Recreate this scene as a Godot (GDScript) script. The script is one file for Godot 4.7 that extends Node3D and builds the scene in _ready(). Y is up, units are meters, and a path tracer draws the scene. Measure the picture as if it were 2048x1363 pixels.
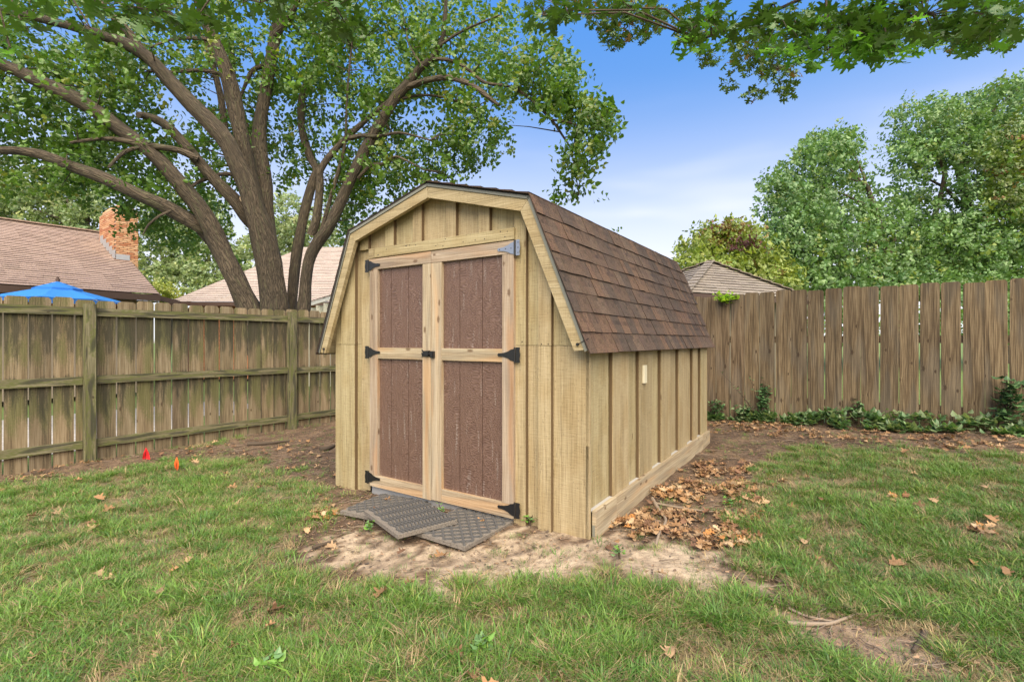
extends Node3D

# A backyard garden shed between two wooden fences, trees and neighbouring roofs behind.
# Camera, sky and sun first; then ground, fences, shed, houses, trees; small things last.

const EYE := 1.22
const FOC := 993.8
const SHED_TURN := -0.5884

var rng := RandomNumberGenerator.new()
var nz := FastNoiseLite.new()
var M := {}
var taken := {}


class MB:
	var v := PackedVector3Array()
	var n := PackedVector3Array()
	var t := PackedVector2Array()
	var c := PackedColorArray()
	var tint := Color.WHITE

	func tri(a: Vector3, b: Vector3, d: Vector3, ua := Vector2.ZERO, ub := Vector2.ZERO, ud := Vector2.ZERO) -> void:
		var nn := (b - a).cross(d - a).normalized()
		v.append(a); v.append(d); v.append(b)
		t.append(ua); t.append(ud); t.append(ub)
		for k in 3:
			n.append(nn); c.append(tint)

	func quad(a: Vector3, b: Vector3, d: Vector3, e: Vector3, ua := Vector2.ZERO, ub := Vector2.ZERO, ud := Vector2.ZERO, ue := Vector2.ZERO) -> void:
		tri(a, b, d, ua, ub, ud)
		tri(a, d, e, ua, ud, ue)

	# box whose texture runs along axis g (v), 1 m across and 2.5 m along the texture
	func box(at: Vector3, size: Vector3, g := 1, off := Vector2(0.5, 0.5), turn := Basis.IDENTITY) -> void:
		var h := size * 0.5
		for ax in 3:
			var a1: int = (ax + 1) % 3
			var a2: int = (ax + 2) % 3
			for sg in [-1.0, 1.0]:
				var p := []
				var uvs := []
				for q in [[-1.0, -1.0], [1.0, -1.0], [1.0, 1.0], [-1.0, 1.0]]:
					var o := Vector3.ZERO
					o[ax] = h[ax] * sg
					o[a1] = h[a1] * q[0] * sg
					o[a2] = h[a2] * q[1]
					var across: float = o[a1] if g == a2 else o[a2]
					var along: float = o[g] if ax != g else o[a1] * 0.6
					uvs.append(Vector2(across + off.x + ax * 0.07, -along / 2.5 + off.y))
					p.append(at + turn * o)
				quad(p[0], p[1], p[2], p[3], uvs[0], uvs[1], uvs[2], uvs[3])

	# box with chamfered long edges along axis y
	func post(w: float, d: float, y0: float, y1: float, ch: float, off: Vector2) -> void:
		var x := w * 0.5
		var z := d * 0.5
		var pts := PackedVector2Array([Vector2(-x + ch, -z), Vector2(x - ch, -z), Vector2(x, -z + ch), Vector2(x, z - ch), Vector2(x - ch, z), Vector2(-x + ch, z), Vector2(-x, z - ch), Vector2(-x, -z + ch)])
		for k in 8:
			var a := pts[k]
			var b := pts[(k + 1) % 8]
			var u0 := off.x + k * 0.06
			quad(Vector3(b.x, y0, b.y), Vector3(a.x, y0, a.y), Vector3(a.x, y1, a.y), Vector3(b.x, y1, b.y), Vector2(u0 + 0.06, off.y - y0 / 2.5), Vector2(u0, off.y - y0 / 2.5), Vector2(u0, off.y - y1 / 2.5), Vector2(u0 + 0.06, off.y - y1 / 2.5))
			tri(Vector3(0, y1, 0), Vector3(b.x, y1, b.y), Vector3(a.x, y1, a.y), off, off + b * 0.5, off + a * 0.5)

	# outline in x, y (counterclockwise seen from +z) drawn out from z0 to z1
	func prism(pts: PackedVector2Array, z0: float, z1: float, g := 1, off := Vector2(0.5, 0.5)) -> void:
		var f := func(p: Vector2) -> Vector2: return Vector2(p.x, -p.y / 2.5) + off if g == 1 else Vector2(p.y, -p.x / 2.5) + off
		var idx := Geometry2D.triangulate_polygon(pts)
		for k in range(0, idx.size(), 3):
			var a := pts[idx[k]]
			var b := pts[idx[k + 1]]
			var d := pts[idx[k + 2]]
			if (b - a).cross(d - a) < 0.0:
				var s := b
				b = d
				d = s
			tri(Vector3(a.x, a.y, z1), Vector3(b.x, b.y, z1), Vector3(d.x, d.y, z1), f.call(a), f.call(b), f.call(d))
			tri(Vector3(a.x, a.y, z0), Vector3(d.x, d.y, z0), Vector3(b.x, b.y, z0), f.call(a), f.call(d), f.call(b))
		for k in pts.size():
			var a := pts[k]
			var b := pts[(k + 1) % pts.size()]
			var du := Vector2(0.02, 0)
			quad(Vector3(a.x, a.y, z0), Vector3(b.x, b.y, z0), Vector3(b.x, b.y, z1), Vector3(a.x, a.y, z1), f.call(a) + du, f.call(b) + du, f.call(b), f.call(a))

	# tapered tube along points; bumps roughen big stems
	func tube(pts: PackedVector3Array, rad: PackedFloat32Array, sides: int, nzs: FastNoiseLite = null, bump := 0.0) -> void:
		var side := Vector3.ZERO
		var prev := PackedVector3Array()
		var pn := PackedVector3Array()
		var along := 0.0
		for i in pts.size():
			var dir := (pts[mini(i + 1, pts.size() - 1)] - pts[maxi(i - 1, 0)]).normalized()
			if side == Vector3.ZERO:
				side = dir.cross(Vector3(0.31, 0.2, 0.93)).normalized()
			side = (side - dir * side.dot(dir)).normalized()
			var up := dir.cross(side)
			if i > 0:
				along += pts[i].distance_to(pts[i - 1])
			var ring := PackedVector3Array()
			var rn := PackedVector3Array()
			for k in sides + 1:
				var a := TAU * (k % sides) / sides
				var o := side * cos(a) + up * sin(a)
				var r := rad[i]
				if nzs:
					r *= 1.0 + bump * nzs.get_noise_3d(pts[i].x * 1.7 + cos(a) * 2.3, pts[i].y * 1.1, pts[i].z * 1.7 + sin(a) * 2.3)
				ring.append(pts[i] + o * r)
				rn.append(o)
			if i > 0:
				var step := pts[i].distance_to(pts[i - 1])
				for k in sides:
					var u0 := float(k) / sides * maxf(0.25, roundf(TAU * rad[0] * 4.0) / 4.0)
					var u1 := float(k + 1) / sides * maxf(0.25, roundf(TAU * rad[0] * 4.0) / 4.0)
					var va := along - step
					for q in [[prev[k], pn[k], Vector2(u0, va)], [ring[k + 1], rn[k + 1], Vector2(u1, along)], [prev[k + 1], pn[k + 1], Vector2(u1, va)], [prev[k], pn[k], Vector2(u0, va)], [ring[k], rn[k], Vector2(u0, along)], [ring[k + 1], rn[k + 1], Vector2(u1, along)]]:
						v.append(q[0]); n.append(q[1]); t.append(q[2]); c.append(tint)
			prev = ring
			pn = rn
		for e in [0, pts.size() - 1]:
			var dir2 := (pts[1] - pts[0]).normalized() * -1.0 if e == 0 else (pts[e] - pts[e - 1]).normalized()
			var s2 := dir2.cross(Vector3(0.31, 0.2, 0.93)).normalized()
			var u2 := dir2.cross(s2)
			for k in sides:
				var a0 := TAU * k / sides
				var a1 := TAU * (k + 1) / sides
				tri(pts[e], pts[e] + (s2 * cos(a0) + u2 * sin(a0)) * rad[e] * 0.98, pts[e] + (s2 * cos(a1) + u2 * sin(a1)) * rad[e] * 0.98)

	func done() -> ArrayMesh:
		var arr := []
		arr.resize(Mesh.ARRAY_MAX)
		arr[Mesh.ARRAY_VERTEX] = v
		arr[Mesh.ARRAY_NORMAL] = n
		arr[Mesh.ARRAY_TEX_UV] = t
		arr[Mesh.ARRAY_COLOR] = c
		var m := ArrayMesh.new()
		m.add_surface_from_arrays(Mesh.PRIMITIVE_TRIANGLES, arr)
		return m


# ---------- small helpers ----------
func at(x: float, y: float, d: float) -> Vector3:
	return Vector3((x - 1024.0) / FOC * d, EYE + (681.5 - y) / FOC * d, -d)


func lin(r: float, g: float, b: float) -> Color:
	return Color(r, g, b).linear_to_srgb()


func rr(a: float, b: float) -> float:
	return rng.randf_range(a, b)


func ground_y(x: float, z: float) -> float:
	return -0.02 + 0.027 * clampf(x, -14.0, 14.0) + 0.035 * clampf(x - 2.0, 0.0, 5.0) + 0.012 * nz.get_noise_2d(x * 1.3, z * 1.3) + 0.006 * nz.get_noise_2d(x * 4.5 + 9.0, z * 4.5)


func numbered(called: String) -> String:
	var k: int = taken.get(called, 0)
	taken[called] = k + 1
	return called if k == 0 else "%s_%03d" % [called, k]


func tag(o: Node, label: String, category: String, group := "", kind := "") -> void:
	if label: o.set_meta("label", label)
	if category: o.set_meta("category", category)
	if group: o.set_meta("group", group)
	if kind: o.set_meta("kind", kind)


func thing(called: String, label: String, category: String, where := Vector3.ZERO, turn := 0.0, group := "") -> Node3D:
	var o := Node3D.new()
	o.name = numbered(called)
	add_child(o)
	o.position = where
	o.rotation.y = turn
	tag(o, label, category, group)
	return o


func part(parent: Node, called: String, mesh: Mesh, mat: Material, where := Vector3.ZERO, rot := Vector3.ZERO) -> MeshInstance3D:
	var o := MeshInstance3D.new()
	o.name = called
	o.mesh = mesh
	o.material_override = mat
	o.position = where
	o.rotation = rot
	parent.add_child(o, true)
	return o


func copies(parent: Node, called: String, mesh: Mesh, mat: Material, places: Array, tints: Array) -> MultiMeshInstance3D:
	var mm := MultiMesh.new()
	mm.transform_format = MultiMesh.TRANSFORM_3D
	mm.use_colors = true
	mm.mesh = mesh
	mm.instance_count = places.size()
	for k in places.size():
		mm.set_instance_transform(k, places[k])
		mm.set_instance_color(k, tints[k])
	var o := MultiMeshInstance3D.new()
	o.name = called
	o.multimesh = mm
	o.material_override = mat
	o.set_meta("kind", "stuff")
	parent.add_child(o, true)
	return o


func std(color: Color, rough := 0.8, metal := 0.0) -> StandardMaterial3D:
	var m := StandardMaterial3D.new()
	m.albedo_color = color
	m.roughness = rough
	m.metallic = metal
	return m


func tex(w: int, h: int, rgb: PackedByteArray, fmt := Image.FORMAT_RGB8) -> ImageTexture:
	return ImageTexture.create_from_image(Image.create_from_data(w, h, false, fmt, rgb))


func textured(pair: Array, rough: float, relief: float, tint := Color.WHITE) -> StandardMaterial3D:
	var m := std(tint, rough)
	m.albedo_texture = pair[0]
	if relief > 0.0:
		m.heightmap_enabled = true
		m.heightmap_texture = pair[1]
		m.heightmap_scale = relief
	return m


func byte(x: float) -> int:
	# linear value to an sRGB byte
	return int(255.0 * pow(clampf(x, 0.0, 1.0), 0.4545) + 0.5)


# wood: 1 m across, 2.5 m along; dark, mid, light are linear colours
func wood(seed_: float, dark: Vector3, mid: Vector3, light: Vector3, fine: float, broad: float, saw: float, knots: int, extra := "") -> Array:
	var w := 320
	var h := 800
	var col := PackedByteArray()
	var hei := PackedByteArray()
	col.resize(w * h * 3)
	hei.resize(w * h)
	var kn := []
	for k in knots:
		kn.append([rng.randf(), rng.randf() * 2.5, rr(0.008, 0.02)])
	for y in h:
		var fy := 2.5 * y / h
		var near := []
		for q in kn:
			if absf(q[1] - fy) < 0.14: near.append(q)
		for x in w:
			var fx := float(x) / w
			var gx := fx
			var knot := 0.0
			for q in near:
				var ex: float = fx - q[0]
				var ey: float = (fy - q[1]) * 0.45
				var d2: float = ex * ex + ey * ey + 1e-6
				gx += ex * q[2] * q[2] * 1.6 / d2 * 0.5
				knot = maxf(knot, 1.0 - sqrt(d2) / q[2])
			var a := nz.get_noise_2d(gx * 75.0 + seed_, fy * 1.7)
			var a2 := nz.get_noise_2d(gx * 190.0 + seed_, fy * 5.0 + 40.0)
			var b := nz.get_noise_2d(gx * 13.0 + seed_ * 2.0, fy * 0.55 + 90.0)
			var s := nz.get_noise_2d(fx * 9.0 + seed_, fy * 120.0)
			var vv := 0.5 + fine * (a * 0.7 + a2 * 0.45) + broad * b + saw * s
			vv = clampf(vv, 0.0, 1.0)
			var cc := dark.lerp(mid, vv * 2.0) if vv < 0.5 else mid.lerp(light, vv * 2.0 - 1.0)
			if extra == "algae":
				# streaks of black and green growth hanging below the rails
				var band := smoothstep(0.12, 0.26, fy) * (1.0 - smoothstep(0.35, 0.85, fy)) + smoothstep(0.86, 0.98, fy) * (1.0 - smoothstep(1.05, 1.55, fy)) * 0.85
				var g1 := nz.get_noise_2d(fx * 11.0 + seed_, fy * 0.9 + 7.0) * 0.75 + nz.get_noise_2d(fx * 45.0, fy * 6.0 + 3.0) * 0.35 + nz.get_noise_2d(fx * 90.0, fy * 60.0) * 0.25
				var g2 := nz.get_noise_2d(fx * 6.0 + 70.0, fy * 1.6 + 20.0) + 0.3 * nz.get_noise_2d(fx * 60.0, fy * 30.0)
				var black := smoothstep(0.1, 0.95, g1 * 0.8 + band * 0.95 - 0.12)
				var green := smoothstep(-0.25, 0.8, g2 + band * 0.35) * (1.0 - smoothstep(1.45, 1.6, fy))
				cc = cc.lerp(Vector3(0.105, 0.115, 0.032), green * 0.7)
				cc = cc.lerp(Vector3(0.035, 0.034, 0.018), black * 0.82)
			elif extra == "moss":
				var g3 := nz.get_noise_2d(fx * 16.0, fy * 3.0 + 5.0) * 0.7 + nz.get_noise_2d(fx * 60.0, fy * 20.0) * 0.5
				cc = cc.lerp(Vector3(0.10, 0.115, 0.025), smoothstep(-0.35, 0.5, g3) * 0.75)
				cc = cc.lerp(Vector3(0.028, 0.028, 0.018), smoothstep(0.1, 0.6, nz.get_noise_2d(fx * 22.0 + 30.0, fy * 2.2)) * 0.75)
			elif extra == "weather":
				var g4 := nz.get_noise_2d(fx * 7.0 + 11.0, fy * 1.1)
				cc = cc.lerp(Vector3(0.19, 0.165, 0.13), smoothstep(0.0, 0.6, g4) * 0.35)
				cc = cc.lerp(cc * 0.55, smoothstep(0.2, 0.65, nz.get_noise_2d(fx * 19.0 + 51.0, fy * 0.8)) * 0.7)
			elif extra == "paint":
				# worn, thinly rubbed paint with small checks and darker dirt specks
				var g5 := nz.get_noise_2d(fx * 4.0 + 3.0, fy * 2.2)
				cc = cc.lerp(cc * Vector3(0.86, 0.80, 0.68), smoothstep(0.05, 0.6, g5) * 0.6)
				var crack := absf(nz.get_noise_2d(gx * 34.0 + 8.0, fy * 0.75))
				cc *= 1.0 - 0.38 * (1.0 - smoothstep(0.0, 0.045, crack)) * smoothstep(0.15, 0.4, nz.get_noise_2d(fx * 9.0, fy * 3.0 + 60.0))
				cc *= 1.0 - 0.5 * smoothstep(0.80, 0.9, nz.get_noise_2d(fx * 75.0, fy * 55.0))
			elif extra == "cedar":
				var g6 := nz.get_noise_2d(fx * 8.0 + 21.0, fy * 0.9)
				cc = cc.lerp(Vector3(0.52, 0.27, 0.10), smoothstep(0.25, 0.75, g6) * 0.4)
				cc = cc.lerp(Vector3(0.26, 0.22, 0.17), smoothstep(0.1, 0.6, nz.get_noise_2d(fx * 15.0 + 61.0, fy * 1.5)) * 0.4)
			if knot > 0.0:
				cc = cc.lerp(Vector3(dark.x * 0.55, dark.y * 0.42, dark.z * 0.3), smoothstep(0.0, 0.6, knot) * 0.8)
			var i := (y * w + x) * 3
			col[i] = byte(cc.x); col[i + 1] = byte(cc.y); col[i + 2] = byte(cc.z)
			hei[y * w + x] = int(clampf(0.5 + 0.3 * a + 0.25 * a2 + 0.2 * s * saw * 6.0 - knot * 0.2, 0.0, 1.0) * 255.0)
	return [tex(w, h, col), tex(w, h, hei, Image.FORMAT_L8)]


# grains and specks, repeats every tile; used over ground, shingles, brick, roofs
func specks(w: int, f1: float, f2: float, lo: float, hi: float, seed_: float) -> Array:
	var col := PackedByteArray()
	var hei := PackedByteArray()
	col.resize(w * w * 3)
	hei.resize(w * w)
	for y in w:
		for x in w:
			# wrap on a torus so that the tile has no seam
			var ax := TAU * x / w
			var ay := TAU * y / w
			var p := Vector3(cos(ax), sin(ax), cos(ay)) * f1 / TAU
			var q := sin(ay) * f1 / TAU
			var a := nz.get_noise_3d(p.x + q * 0.7 + seed_, p.y - q * 0.6, p.z + q * 0.9)
			var b := rng.randf() * 2.0 - 1.0
			var d := nz.get_noise_3d((p.x + q * 0.8) * f2, (p.y + q * 0.5) * f2 + seed_, (p.z - q * 0.7) * f2)
			var vv := clampf(0.5 + 0.22 * a + 0.2 * b + 0.3 * d, 0.0, 1.0)
			var g := byte(lerpf(lo, hi, vv))
			var i := (y * w + x) * 3
			col[i] = g; col[i + 1] = g; col[i + 2] = g
			hei[y * w + x] = int(vv * 255.0)
	return [tex(w, w, col), tex(w, w, hei, Image.FORMAT_L8)]


func leafy(light: float, rough := 0.5) -> StandardMaterial3D:
	var m := std(Color.WHITE, rough)
	m.vertex_color_use_as_albedo = true
	m.cull_mode = BaseMaterial3D.CULL_DISABLED
	m.backlight_enabled = true
	m.backlight = lin(light, light, light * 0.5)
	m.metallic_specular = 0.65
	return m


func bark_tex() -> Array:
	var w := 256
	var h := 512
	var col := PackedByteArray()
	var hei := PackedByteArray()
	col.resize(w * h * 3)
	hei.resize(w * h)
	for y in h:
		for x in w:
			var ax := TAU * x / w
			var cx := cos(ax)
			var sx := sin(ax)
			var fy := 2.0 * y / h
			var r := absf(nz.get_noise_3d(cx * 4.5, sx * 4.5, fy * 4.2))
			var r2 := absf(nz.get_noise_3d(cx * 10.0 + 5.0, sx * 10.0, fy * 13.0))
			var f := nz.get_noise_3d(cx * 22.0, sx * 22.0, fy * 30.0)
			var hgt := clampf(0.15 + 1.5 * r + 0.55 * r2 + 0.12 * f, 0.0, 1.0)
			var li := smoothstep(0.25, 0.7, nz.get_noise_3d(cx * 1.8 + 9.0, sx * 1.8, fy * 2.0))
			var cc := Vector3(0.014, 0.010, 0.007).lerp(Vector3(0.098, 0.074, 0.047), hgt)
			cc = cc.lerp(Vector3(0.12, 0.12, 0.06), li * 0.5)
			var i := (y * w + x) * 3
			col[i] = byte(cc.x); col[i + 1] = byte(cc.y); col[i + 2] = byte(cc.z)
			hei[y * w + x] = int(hgt * 255.0)
	return [tex(w, h, col), tex(w, h, hei, Image.FORMAT_L8)]


# embossed brown door panel, 0.5 m a side and a bit
func emboss_tex() -> Array:
	var w := 320
	var h := 800
	var col := PackedByteArray()
	var hei := PackedByteArray()
	col.resize(w * h * 3)
	hei.resize(w * h)
	for y in h:
		var fy := 2.5 * y / h
		for x in w:
			var fx := float(x) / w
			var wv := nz.get_noise_2d(fx * 5.0, fy * 3.0) * 0.05
			var a := nz.get_noise_2d((fx + wv) * 80.0, fy * 80.0)
			var b := nz.get_noise_2d((fx + wv) * 40.0 + 30.0, fy * 9.0)
			var hgt := clampf(0.5 + 0.55 * a + 0.25 * b, 0.0, 1.0)
			var cc := Vector3(0.095, 0.050, 0.035).lerp(Vector3(0.175, 0.105, 0.078), hgt)
			var pale := smoothstep(0.62, 1.0, nz.get_noise_2d(fx * 30.0 + 7.0, fy * 2.5) + 0.35 * a)
			cc = cc.lerp(Vector3(0.36, 0.32, 0.29), pale * 0.4)
			var i := (y * w + x) * 3
			col[i] = byte(cc.x); col[i + 1] = byte(cc.y); col[i + 2] = byte(cc.z)
			hei[y * w + x] = int(hgt * 255.0)
	return [tex(w, h, col), tex(w, h, hei, Image.FORMAT_L8)]


func make_materials() -> void:
	M.paint = textured(wood(3.0, Vector3(0.26, 0.20, 0.105), Vector3(0.375, 0.30, 0.168), Vector3(0.46, 0.38, 0.235), 0.42, 0.26, 0.16, 2, "paint"), 0.75, 0.25)
	M.cedar = textured(wood(17.0, Vector3(0.23, 0.165, 0.105), Vector3(0.40, 0.315, 0.215), Vector3(0.52, 0.435, 0.325), 0.42, 0.32, 0.06, 20, "cedar"), 0.75, 0.2)
	M.algae = textured(wood(31.0, Vector3(0.115, 0.080, 0.045), Vector3(0.235, 0.178, 0.105), Vector3(0.34, 0.275, 0.185), 0.5, 0.32, 0.06, 14, "algae"), 0.9, 0.3)
	M.moss = textured(wood(47.0, Vector3(0.07, 0.06, 0.035), Vector3(0.14, 0.125, 0.065), Vector3(0.25, 0.225, 0.14), 0.4, 0.3, 0.03, 10, "moss"), 0.92, 0.35)
	M.weather = textured(wood(63.0, Vector3(0.075, 0.048, 0.025), Vector3(0.165, 0.115, 0.063), Vector3(0.285, 0.215, 0.13), 0.62, 0.3, 0.05, 26, "weather"), 0.88, 0.3)
	for key in ["paint", "algae", "weather", "moss", "cedar"]:
		M[key + "_tones"] = []
		for g in ([0.70, 0.82, 0.92, 1.0] if key == "algae" else [0.80, 0.88, 0.95, 1.0] if key == "weather" else [0.86, 0.93, 0.97, 1.0]):
			var mt: StandardMaterial3D = M[key].duplicate()
			mt.albedo_color = lin(minf(g, 1.0), minf(g * rr(0.97, 1.02), 1.0), minf(g * rr(0.94, 1.03), 1.0))
			M[key + "_tones"].append(mt)
	M.emboss = textured(emboss_tex(), 0.42, 0.25)
	M.bark = textured(bark_tex(), 0.92, 2.2)
	M.bark.uv1_scale = Vector3(1.0, 0.5, 1)
	var gr := specks(384, 60.0, 0.35, 0.45, 1.3, 2.0)
	M.soil = textured(gr, 0.95, 0.6)
	M.soil.vertex_color_use_as_albedo = true
	M.soil.uv1_scale = Vector3(0.9, 0.9, 0.9)
	var gran := specks(256, 40.0, 0.5, 0.25, 1.6, 8.0)
	M.shingle = []
	for cc in [Vector3(0.105, 0.066, 0.044), Vector3(0.135, 0.080, 0.050), Vector3(0.078, 0.054, 0.040), Vector3(0.12, 0.080, 0.055), Vector3(0.092, 0.060, 0.043)]:
		var ms := textured(gran, 0.95, 0.15, lin(cc.x, cc.y, cc.z))
		ms.uv1_scale = Vector3(3.5, 8.75, 1)
		ms.vertex_color_use_as_albedo = true
		M.shingle.append(ms)
	M.roof_edge = std(lin(0.03, 0.027, 0.025), 0.95)
	M.drip = std(lin(0.20, 0.20, 0.165), 0.5)
	M.iron = std(lin(0.012, 0.012, 0.013), 0.4)
	M.steel = std(lin(0.33, 0.36, 0.42), 0.35, 0.7)
	M.white = std(lin(0.66, 0.65, 0.63), 0.6)
	M.caulk = std(lin(0.42, 0.41, 0.39), 0.7)
	M.cream = std(lin(0.62, 0.57, 0.42), 0.5)
	M.rubber = textured(gran, 0.85, 0.1, lin(0.10, 0.098, 0.097))
	M.rubber.uv1_scale = Vector3(5, 12, 1)
	M.mat_top = textured(gran, 0.95, 0.1, lin(0.20, 0.175, 0.15))
	M.mat_top.uv1_scale = Vector3(5, 12, 1)
	M.raw_edge_and_shade = std(lin(0.13, 0.085, 0.042), 0.9)  # bare wood on front batten edges; painted shade on the right wall
	M.leaf = leafy(0.9, 0.42)
	M.far_leaf = leafy(0.7, 0.5)
	M.oak_leaf = leafy(0.6, 0.45)
	M.blade = leafy(0.55, 0.55)
	M.dry = leafy(0.35, 0.8)
	M.twig = std(lin(0.075, 0.055, 0.038), 0.9)
	M.stick = std(lin(0.25, 0.195, 0.145), 0.9)
	M.roof_a = textured(gran, 0.95, 0.1, lin(0.36, 0.26, 0.21))
	M.roof_b = textured(gran, 0.95, 0.1, lin(0.45, 0.37, 0.32))
	M.roof_c = textured(gran, 0.95, 0.1, lin(0.32, 0.275, 0.23))
	for k in ["roof_a", "roof_b", "roof_c"]:
		M[k].uv1_scale = Vector3(1.4, 3.5, 1)
		M[k].vertex_color_use_as_albedo = true
	M.roof_seam = std(lin(0.07, 0.058, 0.05), 0.95)
	M.brown_trim = std(lin(0.075, 0.042, 0.032), 0.6)
	M.mortar = std(lin(0.30, 0.24, 0.19), 0.95)
	M.brick = []
	for cc in [Vector3(0.50, 0.235, 0.115), Vector3(0.60, 0.33, 0.175), Vector3(0.44, 0.18, 0.09), Vector3(0.62, 0.385, 0.225), Vector3(0.52, 0.27, 0.15)]:
		M.brick.append(textured(gran, 0.95, 0.2, lin(cc.x, cc.y, cc.z)))
	M.concrete = textured(gran, 0.9, 0.1, lin(0.45, 0.42, 0.38))
	M.lead = std(lin(0.42, 0.43, 0.45), 0.5, 0.4)
	M.canvas = std(lin(0.025, 0.19, 0.58), 0.85)
	M.canvas.backlight_enabled = true
	M.canvas.backlight = lin(0.02, 0.12, 0.45)
	M.dark_tan_wall = std(lin(0.17, 0.15, 0.11), 0.9)  # plain dark tan colour of the outbuilding wall
	M.siding = std(lin(0.55, 0.53, 0.45), 0.8)
	M.red = std(lin(0.62, 0.02, 0.025), 0.5)
	M.orange = std(lin(0.80, 0.135, 0.03), 0.5)


# ---------- leaves ----------
func heart(mb: MB, tr: Transform3D, len_: float, fold: float) -> void:
	var m0 := tr * Vector3.ZERO
	var m1 := tr * Vector3(0, 0.45, -0.03) * 1.0
	m0 = tr * (Vector3(0, 0, 0) * len_)
	m1 = tr * (Vector3(0, 0.45, 0.0) * len_)
	var m2 := tr * (Vector3(0, 1.0, -0.12) * len_)
	for s in [-1.0, 1.0]:
		var r1 := tr * (Vector3(0.36 * s, 0.17, fold) * len_)
		var r2 := tr * (Vector3(0.33 * s, 0.55, fold) * len_)
		if s > 0.0:
			mb.tri(m0, r1, m1); mb.tri(r1, r2, m1); mb.tri(r2, m2, m1)
		else:
			mb.tri(m0, m1, r1); mb.tri(r1, m1, r2); mb.tri(r2, m1, m2)


func sprig(count: int, len_: float, leaf_: float, seed_: int, droop: float) -> ArrayMesh:
	var r := RandomNumberGenerator.new()
	r.seed = seed_
	var mb := MB.new()
	for k in count:
		var p := Vector3(r.randf_range(-0.04, 0.04), len_ * (k + 0.5) / count, r.randf_range(-0.04, 0.04))
		var yaw := r.randf() * TAU
		var b := Basis(Vector3.UP, yaw) * Basis(Vector3.RIGHT, r.randf_range(0.7, 1.5) + droop) * Basis(Vector3.UP, r.randf_range(-0.7, 0.7))
		var g := r.randf_range(0.72, 1.25)
		mb.tint = Color(g * r.randf_range(0.9, 1.15), g, g * r.randf_range(0.8, 1.1))
		heart(mb, Transform3D(b, p + b.y * leaf_ * 0.25), leaf_ * r.randf_range(0.75, 1.2), r.randf_range(0.05, 0.16))
	return mb.done()


func oak_outline(full := 0.0) -> PackedVector2Array:
	var right := [Vector2(0.02, 0.0), Vector2(0.03, 0.16), Vector2(0.16, 0.16), Vector2(0.30, 0.10), Vector2(0.27, 0.24), Vector2(0.12, 0.36), Vector2(0.16, 0.44), Vector2(0.34, 0.43), Vector2(0.50, 0.46), Vector2(0.42, 0.58), Vector2(0.14, 0.62), Vector2(0.17, 0.72), Vector2(0.31, 0.81), Vector2(0.13, 0.85), Vector2(0.0, 1.0)]
	var pts := PackedVector2Array()
	for k in right.size():
		if full > 0.0 and k > 0 and k < right.size() - 1: right[k].x = lerpf(right[k].x, 0.1 + 0.24 * sin(right[k].y * PI), full)
	for p in right: pts.append(p)
	for k in range(right.size() - 2, -1, -1): pts.append(Vector2(-right[k].x, right[k].y))
	return pts


func oak_leaf(mb: MB, tr: Transform3D, len_: float, curl: float, bend: float, full := 0.0) -> void:
	var pts := oak_outline(full)
	var idx := Geometry2D.triangulate_polygon(pts)
	var f := func(p: Vector2) -> Vector3: return tr * (Vector3(p.x, p.y, curl * p.x * p.x * 3.0 + bend * p.y * p.y + 0.05 * absf(p.x)) * len_)
	for k in range(0, idx.size(), 3):
		mb.tri(f.call(pts[idx[k]]), f.call(pts[idx[k + 1]]), f.call(pts[idx[k + 2]]))


func smooth_path(pts: Array, times: int) -> Array:
	# points are Vector4 (x, y, z, radius)
	var out := []
	for i in pts.size() - 1:
		var p0: Vector4 = pts[maxi(i - 1, 0)]
		var p1: Vector4 = pts[i]
		var p2: Vector4 = pts[i + 1]
		var p3: Vector4 = pts[mini(i + 2, pts.size() - 1)]
		for k in times:
			var s := float(k) / times
			out.append(0.5 * ((2.0 * p1) + (p2 - p0) * s + (2.0 * p0 - 5.0 * p1 + 4.0 * p2 - p3) * s * s + (3.0 * p1 - p0 - 3.0 * p2 + p3) * s * s * s))
	out.append(pts[-1])
	return out


func limb(parent: Node3D, called: String, path: Array, sides: int, wob := 0.25) -> MeshInstance3D:
	var pv := PackedVector3Array()
	var pr := PackedFloat32Array()
	for q in path:
		pv.append(Vector3(q.x, q.y, q.z) - parent.position)
		pr.append(maxf(q.w, 0.004))
	var mb := MB.new()
	mb.tube(pv, pr, sides, nz, wob)
	return part(parent, called, mb.done(), M.bark)


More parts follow.
